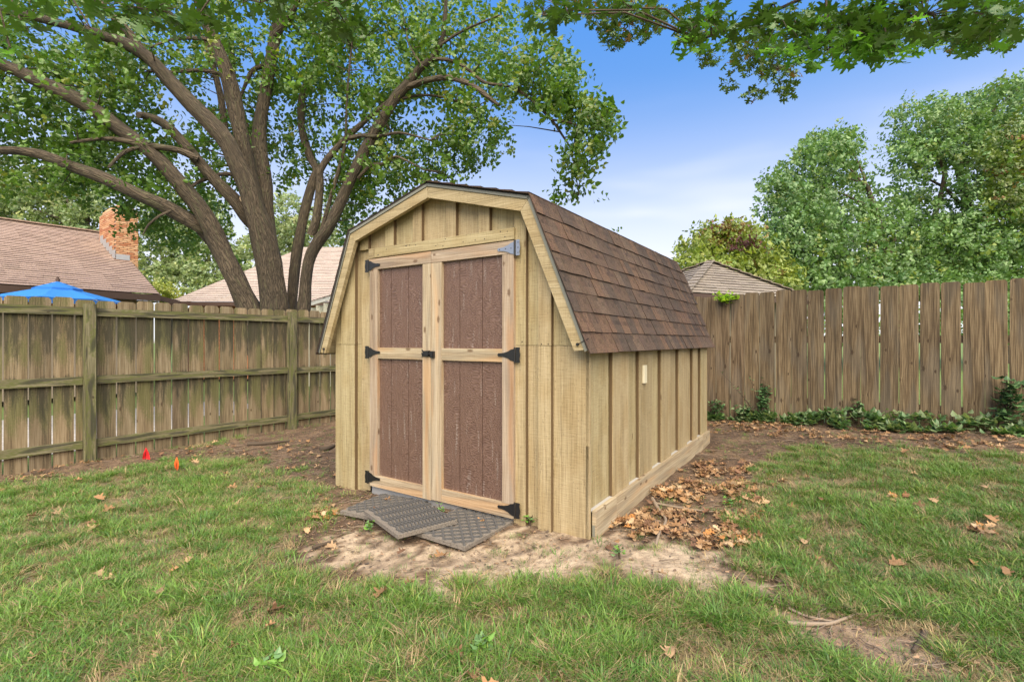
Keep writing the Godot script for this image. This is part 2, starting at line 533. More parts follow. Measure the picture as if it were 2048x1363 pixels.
# ---------- the yard ----------
var POLY := {
	"bare": [Vector2(-3.87, -5.98), Vector2(-3.19, -5.72), Vector2(-2.57, -5.07), Vector2(-1.97, -4.61), Vector2(-1.60, -4.20), Vector2(-1.37, -3.54), Vector2(-1.51, -3.23), Vector2(-1.23, -2.76), Vector2(-0.95, -2.61), Vector2(-0.66, -2.54), Vector2(-0.32, -2.44), Vector2(-0.06, -2.45), Vector2(0.29, -2.55), Vector2(0.59, -2.48), Vector2(0.83, -2.40), Vector2(1.13, -2.34), Vector2(1.31, -2.37), Vector2(1.40, -2.59), Vector2(1.20, -2.74), Vector2(1.42, -3.03), Vector2(1.68, -3.51), Vector2(1.88, -4.10), Vector2(2.45, -4.73), Vector2(3.14, -5.24), Vector2(3.84, -4.92), Vector2(4.56, -4.43), Vector2(5.18, -4.04), Vector2(6.02, -4.69), Vector2(4.69, -6.01), Vector2(2.79, -7.80), Vector2(0.63, -9.19), Vector2(-3.81, -9.53)],
	"sand": [Vector2(-1.21, -3.13), Vector2(-1.07, -3.29), Vector2(-0.70, -3.10), Vector2(-0.26, -3.02), Vector2(-0.01, -3.26), Vector2(0.47, -3.02), Vector2(0.73, -3.08), Vector2(1.07, -2.98), Vector2(1.23, -2.62), Vector2(1.16, -2.40), Vector2(0.85, -2.46), Vector2(0.61, -2.54), Vector2(0.29, -2.62), Vector2(-0.06, -2.51), Vector2(-0.33, -2.50), Vector2(-0.67, -2.61), Vector2(-0.95, -2.72)],
	"patch": [Vector2(1.13, -2.23), Vector2(1.36, -2.21), Vector2(1.56, -2.11), Vector2(1.71, -1.96), Vector2(1.69, -1.86), Vector2(1.48, -1.72), Vector2(1.30, -1.79), Vector2(1.20, -1.97)],
	"link": [Vector2(1.23, -2.56), Vector2(1.32, -2.44), Vector2(1.29, -2.21), Vector2(1.19, -2.15), Vector2(1.17, -2.33)],
	"left": [Vector2(-6.18, -5.02), Vector2(-5.62, -5.46), Vector2(-4.18, -6.45), Vector2(-3.23, -5.90), Vector2(-3.84, -5.50), Vector2(-4.4, -5.0), Vector2(-4.9, -4.6), Vector2(-5.5, -4.17)],
	"skirt": [Vector2(0.52, -3.00), Vector2(0.72, -3.19), Vector2(1.16, -3.77), Vector2(1.90, -4.85), Vector2(2.25, -4.85), Vector2(2.0, -3.96), Vector2(1.55, -3.33), Vector2(1.43, -3.00), Vector2(1.11, -2.94), Vector2(0.79, -3.08)],
	"back": [Vector2(2.3, -6.4), Vector2(3.34, -5.6), Vector2(4.04, -5.07), Vector2(4.76, -4.5), Vector2(5.35, -4.10), Vector2(5.71, -4.45), Vector2(5.12, -5.1), Vector2(3.98, -6.0), Vector2(2.77, -7.25)],
}


func inside(key: String, x: float, z: float, rag := 0.12) -> bool:
	return Geometry2D.is_point_in_polygon(Vector2(x + rag * nz.get_noise_2d(x * 5.0, z * 5.0 + 40.0) + rag * 0.5 * nz.get_noise_2d(x * 17.0, z * 17.0), z + rag * nz.get_noise_2d(x * 5.0 + 70.0, z * 5.0)), POLY_PACKED[key])


var POLY_PACKED := {}
var LEFT := Transform3D(Basis(Vector3.UP, 0.93175), Vector3(-5.2485, 0, -5.1204))
var RIGHT := Transform3D(Basis(Vector3.UP, -0.60964), Vector3(2.949, 0, -7.179))
var SHED := Transform3D(Basis(Vector3.UP, SHED_TURN), Vector3(0.4592, 0, -3.0955))


func in_yard(x: float, z: float, margin := 0.06) -> bool:
	var p := Vector3(x, 0, z)
	return (LEFT.affine_inverse() * p).z > margin and (RIGHT.affine_inverse() * p).z > margin


func in_shed(x: float, z: float, m := 0.0) -> bool:
	var q := SHED.affine_inverse() * Vector3(x, 0, z)
	return q.x > -2.47 - m and q.x < 0.05 + m and q.z < 0.0 + m and q.z > -3.2 - m


func make_ground() -> void:
	var xs := PackedFloat32Array()
	var zs := PackedFloat32Array()
	for v in [-260.0, -120.0, -60.0, -35.0, -22.0, -15.0, -11.0, -9.0, -7.8]: xs.append(v)
	var q := -7.0
	while q <= 7.001:
		xs.append(q)
		q += 0.05
	for v in [7.8, 9.0, 11.0, 15.0, 22.0, 35.0, 60.0, 120.0, 260.0]: xs.append(v)
	for v in [-400.0, -180.0, -90.0, -50.0, -32.0, -22.0, -16.0, -13.0, -11.2, -10.2]: zs.append(v)
	q = -9.4
	while q <= 0.601:
		zs.append(q)
		q += 0.05
	for v in [1.2, 2.0, 3.5, 6.0, 11.0, 20.0, 40.0, 100.0]: zs.append(v)
	var st := SurfaceTool.new()
	st.begin(Mesh.PRIMITIVE_TRIANGLES)
	for z in zs:
		for x in xs:
			var near: bool = absf(x) < 7.1 and z > -10.0 and z < 1.0
			var cc := Vector3(0.15, 0.125, 0.062) if in_yard(x, z, -0.1) else Vector3(0.13, 0.20, 0.045)
			var lift := 0.0
			if near and in_yard(x, z, -0.1):
				var n1 := nz.get_noise_2d(x * 2.1, z * 2.1)
				var n2 := nz.get_noise_2d(x * 9.0 + 4.0, z * 9.0)
				cc = cc.lerp(Vector3(0.25, 0.195, 0.105), clampf(0.4 + 0.5 * n1 + 0.4 * n2, 0.0, 1.0))
				if inside("bare", x, z) or inside("left", x, z) or inside("link", x, z, 0.06):
					cc = Vector3(0.085, 0.052, 0.031).lerp(Vector3(0.195, 0.13, 0.082), clampf(0.42 + 0.55 * n1 + 0.45 * n2, 0.0, 1.0))
					lift = -0.006 + 0.006 * n2
				if inside("sand", x, z, 0.22):
					cc = cc.lerp(Vector3(0.47, 0.37, 0.265), clampf(0.75 + 0.4 * n2 + 0.3 * n1, 0.0, 1.0))
				if inside("patch", x, z, 0.06):
					cc = Vector3(0.34, 0.25, 0.175).lerp(Vector3(0.22, 0.15, 0.10), clampf(0.3 + 0.8 * n2, 0.0, 1.0))
					lift = -0.008
			st.set_color(Color(cc.x, cc.y, cc.z))
			st.set_uv(Vector2(x, z))
			st.add_vertex(Vector3(x, ground_y(x, z) + lift, z))
	var w := xs.size()
	for j in zs.size() - 1:
		for i in w - 1:
			var a := j * w + i
			for k in [a, a + 1, a + w, a + 1, a + w + 1, a + w]: st.add_index(k)
	st.generate_normals()
	var o := part(self, "ground", st.commit(), M.soil)
	tag(o, "lawn soil with bare brown and sandy dirt round the shed", "ground", "", "structure")


func make_patio() -> void:
	var mb := MB.new()
	mb.box(Vector3.ZERO, Vector3(7.5, 0.1, 4.2), 0, Vector2(0.5, 0.5))
	var p := LEFT * Vector3(0.6, 0, -3.0)
	var o := part(self, "patio", mb.done(), M.concrete, Vector3(p.x, ground_y(p.x, p.z) + 0.01, p.z), Vector3(0, 0.93175, 0))
	tag(o, "pale concrete patio behind the mossy fence", "patio", "", "structure")


# ---------- fences ----------
func picket_mesh(w: float, y0: float, y1: float, ear: float, off: float, from_top: bool) -> ArrayMesh:
	var mb := MB.new()
	var h := w * 0.5
	var pts := PackedVector2Array([Vector2(-h, y0), Vector2(h, y0), Vector2(h, y1 - ear), Vector2(h - ear * 0.85, y1), Vector2(-h + ear * 0.85, y1), Vector2(-h, y1 - ear)])
	var v := (y1 + 0.05) / 2.5 if from_top else rr(0.74, 0.98)
	mb.prism(pts, 0.0, 0.014, 1, Vector2(off, v))
	return mb.done()


func make_left_fence() -> void:
	var f := thing("wooden_fence", "mossy green stained wooden fence with three rails and square posts showing", "fence", LEFT.origin, 0.93175)
	var sp := 0.19
	for k in range(-7, 34):
		var x := (k + 0.5) * sp
		var w := LEFT * Vector3(x, 0, 0)
		var top := 1.695 + rr(-0.012, 0.012)
		var p := part(f, "picket", picket_mesh(0.175 + rr(-0.004, 0.003), ground_y(w.x, w.z) - 0.02, top, 0.026, rr(0.15, 0.85), true), M.algae_tones[rng.randi() % 4], Vector3(x + rr(-0.001, 0.001), 0, -0.018 + rr(-0.002, 0.002)))
		p.rotation.z = rr(-0.0025, 0.0025)
	var posts := [-1.753, 0.685, 3.10, 5.53]
	var ends := [[-1.70, 0.63], [0.74, 3.045], [3.155, 5.475], [5.585, 6.3]]
	for y in [1.548, 0.768, 0.046]:
		for e in ends:
			var mb := MB.new()
			mb.box(Vector3.ZERO, Vector3(e[1] - e[0] - 0.004, 0.09, 0.038), 0, Vector2(rr(0.1, 0.9), 0.5))
			part(f, "rail", mb.done(), M.moss, Vector3((e[0] + e[1]) * 0.5, y + rr(-0.008, 0.008), 0.0205), Vector3(0, 0, rr(-0.004, 0.004)))
	for x in posts:
		var w := LEFT * Vector3(x, 0, 0)
		var mb := MB.new()
		mb.post(0.105, 0.105, ground_y(w.x, w.z) - 0.1, 1.645 + rr(-0.02, 0.02), 0.008, Vector2(rr(0.1, 0.5), 0.9))
		part(f, "post", mb.done(), M.moss, Vector3(x, 0, 0.054))


func make_right_fence() -> void:
	var f := thing("plank_fence", "tall weathered brown plank fence with wide upright dog-eared boards", "fence", RIGHT.origin, -0.60964)
	var sp := 0.19
	for k in range(-28, 30):
		var x := (k + 0.5) * sp
		var w := RIGHT * Vector3(x, 0, 0)
		var wide := 0.182
		if k in [9, 10, 12, 13]: wide = 0.180
		if k == 13: wide = 0.174
		var top := 1.895 + 0.012 * sin(k * 1.7) + rr(-0.008, 0.008) - (0.03 if k < 2 else 0.0)
		var p := part(f, "board", picket_mesh(wide + rr(-0.003, 0.003), ground_y(w.x, w.z) - 0.03, top, 0.022, rr(0.12, 0.88), false), M.weather_tones[rng.randi() % 4], Vector3(x + rr(-0.001, 0.001), 0, -0.017 + rr(-0.003, 0.003)))
		p.rotation.z = rr(-0.004, 0.004)
	for y in [1.24, 0.42]:
		for e in [[-5.3, -2.6], [-2.596, 0.1], [0.104, 2.6], [2.604, 5.6]]:
			var mb := MB.new()
			mb.box(Vector3.ZERO, Vector3(e[1] - e[0], 0.09, 0.038), 0, Vector2(rr(0.1, 0.9), 0.5))
			part(f, "rail", mb.done(), M.weather, Vector3((e[0] + e[1]) * 0.5, y, -0.041))
	for x in [-5.2, -2.6, 0.1, 2.6, 5.5]:
		var w := RIGHT * Vector3(x, 0, 0)
		var mb := MB.new()
		mb.post(0.09, 0.09, ground_y(w.x, w.z) - 0.1, 1.78, 0.006, Vector2(rr(0.1, 0.5), 0.9))
		part(f, "post", mb.done(), M.weather, Vector3(x, 0, -0.107))


# ---------- the shed: x runs right along the front, z towards the yard ----------
var GAMBREL := [Vector2(0.075, 1.165), Vector2(-0.335, 2.160), Vector2(-1.236, 2.400), Vector2(-2.140, 2.145), Vector2(-2.560, 1.120)]


func roof_at(x: float) -> float:
	for k in 4:
		var a: Vector2 = GAMBREL[k]
		var b: Vector2 = GAMBREL[k + 1]
		if x <= a.x and x >= b.x:
			return lerpf(a.y, b.y, (a.x - x) / (a.x - b.x))
	return 1.14


func strip(x0: float, x1: float, y0: float, y1: float) -> PackedVector2Array:
	# upright strip, its top cut to the roof line where that is lower than y1
	var pts := PackedVector2Array([Vector2(x0, y0), Vector2(x1, y0), Vector2(x1, minf(y1, roof_at(x1) - 0.04))])
	for g in [0, 1, 2, 3, 4]:
		var q: Vector2 = GAMBREL[g]
		if q.x < x1 - 0.004 and q.x > x0 + 0.004 and q.y - 0.04 < y1:
			pts.append(Vector2(q.x, q.y - 0.04))
	pts.append(Vector2(x0, minf(y1, roof_at(x0) - 0.04)))
	return pts


func siding(parent: Node, called: String, x0: float, x1: float, y0: float, y1: float, z0: float, z1: float) -> void:
	var mb := MB.new()
	mb.prism(strip(x0, x1, y0, y1), z0, z1, 1, Vector2(rr(0.0, 0.6) - x0, 0.92 + rr(-0.02, 0.02)))
	part(parent, called, mb.done(), M.paint_tones[rng.randi() % 4])


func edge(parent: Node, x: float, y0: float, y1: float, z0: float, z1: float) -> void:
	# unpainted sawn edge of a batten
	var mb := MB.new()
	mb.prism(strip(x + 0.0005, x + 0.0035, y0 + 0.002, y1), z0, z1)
	part(parent, "batten_edge", mb.done(), M.raw_edge_and_shade)


func tbox(parent: Node, called: String, mat: Material, x0: float, x1: float, y0: float, y1: float, z0: float, z1: float, g := 1) -> MeshInstance3D:
	var mb := MB.new()
	var size := Vector3(x1 - x0, y1 - y0, z1 - z0)
	var l: float = size[g]
	mb.box(Vector3.ZERO, size, g, Vector2(rr(0.12, 0.8), 0.5 + rr(-0.5, 0.5) * maxf(0.0, 1.0 - l / 2.5)))
	if mat == M.paint: mat = M.paint_tones[rng.randi() % 4]
	if mat == M.cedar: mat = M.cedar_tones[rng.randi() % 4]
	return part(parent, called, mb.done(), mat, Vector3((x0 + x1) * 0.5, (y0 + y1) * 0.5, (z0 + z1) * 0.5))


func hinge(door: Node3D, x: float, y: float, dir: float, mat: Material, z: float) -> void:
	# dir points from the wall leaf to the strap's tip
	var h := Node3D.new()
	h.name = "hinge"
	door.add_child(h, true)
	h.position = Vector3(x, y, z)
	var mb := MB.new()
	var leaf := PackedVector2Array([Vector2(-0.016, -0.05), Vector2(-0.003, -0.052), Vector2(0.016, -0.052), Vector2(0.016, 0.052), Vector2(-0.003, 0.052), Vector2(-0.016, 0.05), Vector2(-0.012, 0.03), Vector2(-0.018, 0.0), Vector2(-0.012, -0.03)])
	mb.prism(leaf, 0.0, 0.003)
	var turn := Vector3(0, 0 if dir > 0.0 else PI, 0)
	part(h, "leaf_plate", mb.done(), mat, Vector3(-0.024 * dir, 0, 0.0 if dir > 0.0 else 0.003), turn)
	var sb := MB.new()
	var strap := PackedVector2Array([Vector2(0.0, -0.042), Vector2(0.03, -0.036), Vector2(0.05, -0.024), Vector2(0.085, -0.014), Vector2(0.118, -0.010), Vector2(0.128, -0.012), Vector2(0.14, 0.0), Vector2(0.128, 0.012), Vector2(0.118, 0.010), Vector2(0.085, 0.014), Vector2(0.05, 0.024), Vector2(0.03, 0.036), Vector2(0.0, 0.042)])
	sb.prism(strap, 0.0, 0.003)
	part(h, "strap", sb.done(), mat, Vector3(0.004 * dir, 0, 0.0 if dir > 0.0 else 0.003), turn)
	var kb := MB.new()
	kb.tube(PackedVector3Array([Vector3(0, -0.052, 0.004), Vector3(0, 0.052, 0.004)]), PackedFloat32Array([0.007, 0.007]), 10)
	part(h, "knuckle", kb.done(), M.iron)
	var scr := MB.new()
	for p in [Vector2(0.03, 0.0), Vector2(0.075, 0.0), Vector2(0.125, 0.0), Vector2(-0.026, 0.034), Vector2(-0.026, 0.0), Vector2(-0.026, -0.034)]:
		scr.tube(PackedVector3Array([Vector3(p.x * dir, p.y, 0.002), Vector3(p.x * dir, p.y, 0.0048)]), PackedFloat32Array([0.0042, 0.0036]), 7)
	part(h, "screws", scr.done(), M.iron)


func make_shed() -> void:
	var sh := thing("garden_shed", "tan wooden garden shed with brown gambrel roof and double doors", "shed", SHED.origin, SHED_TURN)
	# front wall: sheets between joints, battens proud of them; a butt joint crosses at eaves height
	var cuts := [-2.457, -2.24, -2.04, -1.73, -1.42, -1.075, -0.765, -0.47, -0.28, 0.025]
	for k in cuts.size() - 1:
		var mid: float = (cuts[k] + cuts[k + 1]) * 0.5
		var low := ground_y(SHED.origin.x + mid * 0.83, -4.0) - 0.05
		if mid < -1.95 or mid > -0.5:
			siding(sh, "siding_board", cuts[k] + 0.001, cuts[k + 1] - 0.001, low, 1.189, -0.014, 0.0)
			siding(sh, "siding_board", cuts[k] + 0.001, cuts[k + 1] - 0.001, 1.192, 2.5, -0.014, 0.001)
		else:
			siding(sh, "siding_board", cuts[k] + 0.001, cuts[k + 1] - 0.001, 0.03, 2.5, -0.014, 0.0)
	for b in [[-1.779, -1.68, 1.99], [-1.464, -1.373, 1.99], [-1.122, -1.029, 1.985], [-0.815, -0.723, 1.985], [-2.09, -1.985, 1.99]]:
		siding(sh, "batten", b[0], b[1], b[2], 2.5, 0.002, 0.030)
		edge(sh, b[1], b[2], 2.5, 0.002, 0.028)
	for b in [[-2.339, -2.157], [-0.515, -0.423], [-0.327, -0.231]]:
		var yl := ground_y(SHED.origin.x + b[0] * 0.83, -4.0) - 0.03
		siding(sh, "batten", b[0], b[1], yl, 1.188, 0.002, 0.032)
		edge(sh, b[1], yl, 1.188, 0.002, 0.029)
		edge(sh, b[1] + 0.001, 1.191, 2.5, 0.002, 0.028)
		siding(sh, "batten", b[0] + 0.002, b[1] + 0.001, 1.191, 2.5, 0.002, 0.030)
	siding(sh, "batten", -2.09, -1.985, -0.04, 1.90, 0.002, 0.012)
	# header board with a short piece at its left end
	tbox(sh, "header_board", M.paint, -1.885, -0.504, 1.905, 1.984, 0.0305, 0.050, 0).rotation.z = -0.004
	tbox(sh, "header_board", M.paint, -1.957, -1.895, 1.907, 1.986, 0.0305, 0.048, 0)
	# nail heads along the header
	var nb := MB.new()
	for k in 16:
		var p := Vector3(rr(-1.86, -0.54), 1.93 + 0.036 * (k % 2) + rr(-0.006, 0.006), 0.0495)
		nb.tube(PackedVector3Array([p, p + Vector3(0, 0, 0.0015)]), PackedFloat32Array([0.0045, 0.004]), 6)
	for p2 in [Vector2(-2.2, 1.98), Vector2(-2.16, 1.975), Vector2(-0.45, 1.215), Vector2(-0.30, 1.2), Vector2(-2.05, 0.9), Vector2(-0.25, 1.2)]:
		nb.tube(PackedVector3Array([Vector3(p2.x, p2.y, 0.030), Vector3(p2.x, p2.y, 0.0335)]), PackedFloat32Array([0.004, 0.0035]), 6)
	part(sh, "nail_heads", nb.done(), M.iron)
	tbox(sh, "door_sill", M.lead, -1.95, -0.50, -0.06, 0.008, -0.02, 0.018, 0)
	# doors
	var dz := 0.024
	for side in [0, 1]:
		var d := Node3D.new()
		d.name = "door"
		sh.add_child(d, true)
		var x0: float = -1.938 if side == 0 else -1.2465
		var x1: float = -1.2495 if side == 0 else -0.502
		var ys := 0.02 if side == 0 else 0.026
		var ls := 0.094 if side == 0 else 0.1
		var rs := 0.087 if side == 0 else 0.094
		tbox(d, "stile", M.cedar, x0, x0 + ls, ys + (0.095 if side == 0 else 0.0), 1.808 if side == 0 else 1.806, dz, dz + 0.03)
		tbox(d, "stile", M.cedar, x1 - rs, x1, ys + (0.0 if side == 0 else 0.096), 1.806, dz, dz + 0.031)
		tbox(d, "top_rail", M.cedar, x0, x1, 1.809, 1.896 - side * 0.002, dz, dz + 0.03, 0)
		tbox(d, "mid_rail", M.cedar, x0 + ls + 0.001, x1 - rs - 0.001, 1.077, 1.166, dz, dz + 0.028, 0)
		if side == 0:
			tbox(d, "bottom_rail", M.cedar, x0, x1 - rs - 0.001, ys, 0.114, dz, dz + 0.029, 0)
		else:
			tbox(d, "bottom_rail", M.cedar, x0 + ls + 0.001, x1, ys, 0.121, dz, dz + 0.029, 0)
		var gr: Array = [x0 + ls, -1.708, -1.513, x1 - rs] if side == 0 else [x0 + ls, -0.99, -0.783, x1 - rs]
		for k in 3:
			tbox(d, "panel_board", M.emboss, gr[k] + 0.0025, gr[k + 1] - 0.0025, 0.06, 1.85, dz - 0.016, dz + 0.004)
		tbox(d, "backing", M.roof_edge, x0 + 0.05, x1 - 0.05, 0.06, 1.85, dz - 0.022, dz - 0.017)
		var hx := x0 - 0.012 if side == 0 else x1 + 0.012
		for y in [1.842, 1.126, 0.09]:
			hinge(d, hx, y, 1.0 if side == 0 else -1.0, M.steel if side == 1 and y > 1.5 else M.iron, dz + 0.033)
	# slide bolt across the meeting stiles
	var la := Node3D.new()
	la.name = "latch"
	sh.add_child(la, true)
	la.position = Vector3(-1.27, 1.124, dz + 0.033)
	var lb := MB.new()
	lb.prism(PackedVector2Array([Vector2(-0.068, -0.026), Vector2(-0.05, -0.022), Vector2(0.012, -0.024), Vector2(0.012, 0.024), Vector2(-0.05, 0.02), Vector2(-0.072, 0.032), Vector2(-0.06, 0.012), Vector2(-0.066, -0.006)]), 0.0, 0.006)
	lb.box(Vector3(-0.015, 0.0, 0.012), Vector3(0.04, 0.034, 0.014))
	part(la, "bolt_plate", lb.done(), M.iron)
	var lc := MB.new()
	lc.box(Vector3(0.045, -0.005, 0.008), Vector3(0.034, 0.05, 0.018))
	lc.box(Vector3(0.045, -0.005, 0.019), Vector3(0.02, 0.036, 0.006))
	part(la, "keeper", lc.done(), M.iron)
	var ld := MB.new()
	ld.tube(PackedVector3Array([Vector3(-0.06, 0, 0.014), Vector3(0.05, -0.003, 0.014)]), PackedFloat32Array([0.006, 0.006]), 8)
	part(la, "bolt", ld.done(), M.iron)
	# right wall: recessed sheets and proud boards
	var rc := [0.014, 0.375, 0.905, 1.455, 2.0, 2.54, 2.885, 3.197]
	for k in rc.size() - 1:
		tbox(sh, "siding_board", M.paint, -0.016, 0.0, -0.02, 1.215, -rc[k + 1] + 0.018, -rc[k])
	for b in [[0.375, 0.675], [0.905, 1.21], [1.455, 1.75], [2.0, 2.3], [2.54, 2.72], [2.885, 3.19]]:
		tbox(sh, "batten", M.paint, 0.0015, 0.028, 0.13, 1.2, -b[1], -b[0])
		tbox(sh, "batten_edge", M.raw_edge_and_shade, 0.0018, 0.021, 0.135, 1.195, -b[0] + 0.0005, -b[0] + 0.0045)  # dark strip paints in the shade of groove and batten side face
	tbox(sh, "corner_board", M.paint, 0.0015, 0.0265, -0.08, 1.2, -0.02, -0.0)
	# left and rear walls
	for k in 6:
		tbox(sh, "siding_board", M.paint, -2.472, -2.458, -0.1, 1.2, -0.53 * (k + 1) + 0.001, -0.53 * k - 0.016)
	for k in cuts.size() - 1:
		siding(sh, "siding_board", cuts[k] + 0.001, cuts[k + 1] - 0.001, -0.05, 2.5, -3.204, -3.19)
	# skirt board on the right, with its white caulked top
	var sk := tbox(sh, "skirt_board", M.cedar, 0.030, 0.058, -0.10, 0.10, -3.2, -0.03, 2)
	sk.position.y = 0.075
	sk.rotation.x = -0.0095 * -1.0
	for g in [[0.034, 0.37], [0.68, 0.90], [1.215, 1.45], [1.755, 1.995], [2.305, 2.535], [2.725, 2.88]]:
		var wk := tbox(sh, "caulk_bead", M.caulk, 0.0015, 0.0295, -0.003, 0.003, -g[1], -g[0], 2)
		wk.position.y = 0.1685 + 0.0095 * ((g[0] + g[1]) * 0.5 - 1.6)
		wk.rotation.x = 0.0095
	tbox(sh, "end_bracket", M.drip, 0.032, 0.05, 0.0, 0.07, -0.03, -0.0285)
	# small cream box on the right wall
	var cb := MB.new()
	cb.post(0.022, 0.075, -0.07, 0.07, 0.006, Vector2(0.3, 0.5))
	part(sh, "cover_plate", cb.done(), M.cream, Vector3(0.034, 0.96, -1.0))
	make_roof(sh)


func slope_node(sh: Node3D, called: String, a: Vector2, b: Vector2) -> Node3D:
	# a is the lower edge, b the upper; local x runs back from the front edge, y up the slope, z outwards
	var nd := Node3D.new()
	nd.name = called
	sh.add_child(nd, true)
	var up := Vector3(b.x - a.x, b.y - a.y, 0).normalized()
	var back := Vector3(0, 0, -1)
	var out := back.cross(up)
	if out.y < 0.0:
		out = -out
		back = -back
	nd.transform = Transform3D(Basis(back, up, out), Vector3(a.x, a.y, 0.125 if back.z < 0.0 else -3.27))
	return nd


func shingle_mesh(w: float, h: float, thick: float, off: Vector2) -> ArrayMesh:
	# a tab: thick at its butt, thin at the top; darker blended granules towards the top
	var mb := MB.new()
	var rows := 5
	for k in rows:
		var y0 := h * k / rows
		var y1 := h * (k + 1) / rows
		var z0 := lerpf(thick, 0.002, float(k) / rows)
		var z1 := lerpf(thick, 0.002, float(k + 1) / rows)
		for s in 4:
			var x0 := -w / 2 + w * s / 4.0
			var x1 := -w / 2 + w * (s + 1) / 4.0
			var mixd := 0.82 + 0.36 * rng.randf() - (0.38 * rng.randf() if k >= 2 else 0.0)
			mb.tint = Color(mixd, mixd * rr(0.94, 1.04), mixd * rr(0.92, 1.08))
			mb.quad(Vector3(x0, y0, z0), Vector3(x1, y0, z0), Vector3(x1, y1, z1), Vector3(x0, y1, z1), off + Vector2(x0, y0 / 2.5), off + Vector2(x1, y0 / 2.5), off + Vector2(x1, y1 / 2.5), off + Vector2(x0, y1 / 2.5))
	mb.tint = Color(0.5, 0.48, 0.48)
	var hw := w / 2
	mb.quad(Vector3(-hw, 0, 0), Vector3(hw, 0, 0), Vector3(hw, 0, thick), Vector3(-hw, 0, thick))
	mb.quad(Vector3(-hw, h, 0), Vector3(-hw, 0, 0), Vector3(-hw, 0, thick), Vector3(-hw, h, 0.002))
	mb.quad(Vector3(hw, 0, 0), Vector3(hw, h, 0), Vector3(hw, h, 0.002), Vector3(hw, 0, thick))
	mb.quad(Vector3(-hw, h, 0), Vector3(hw, h, 0), Vector3(hw, 0, 0), Vector3(-hw, 0, 0))
	return mb.done()


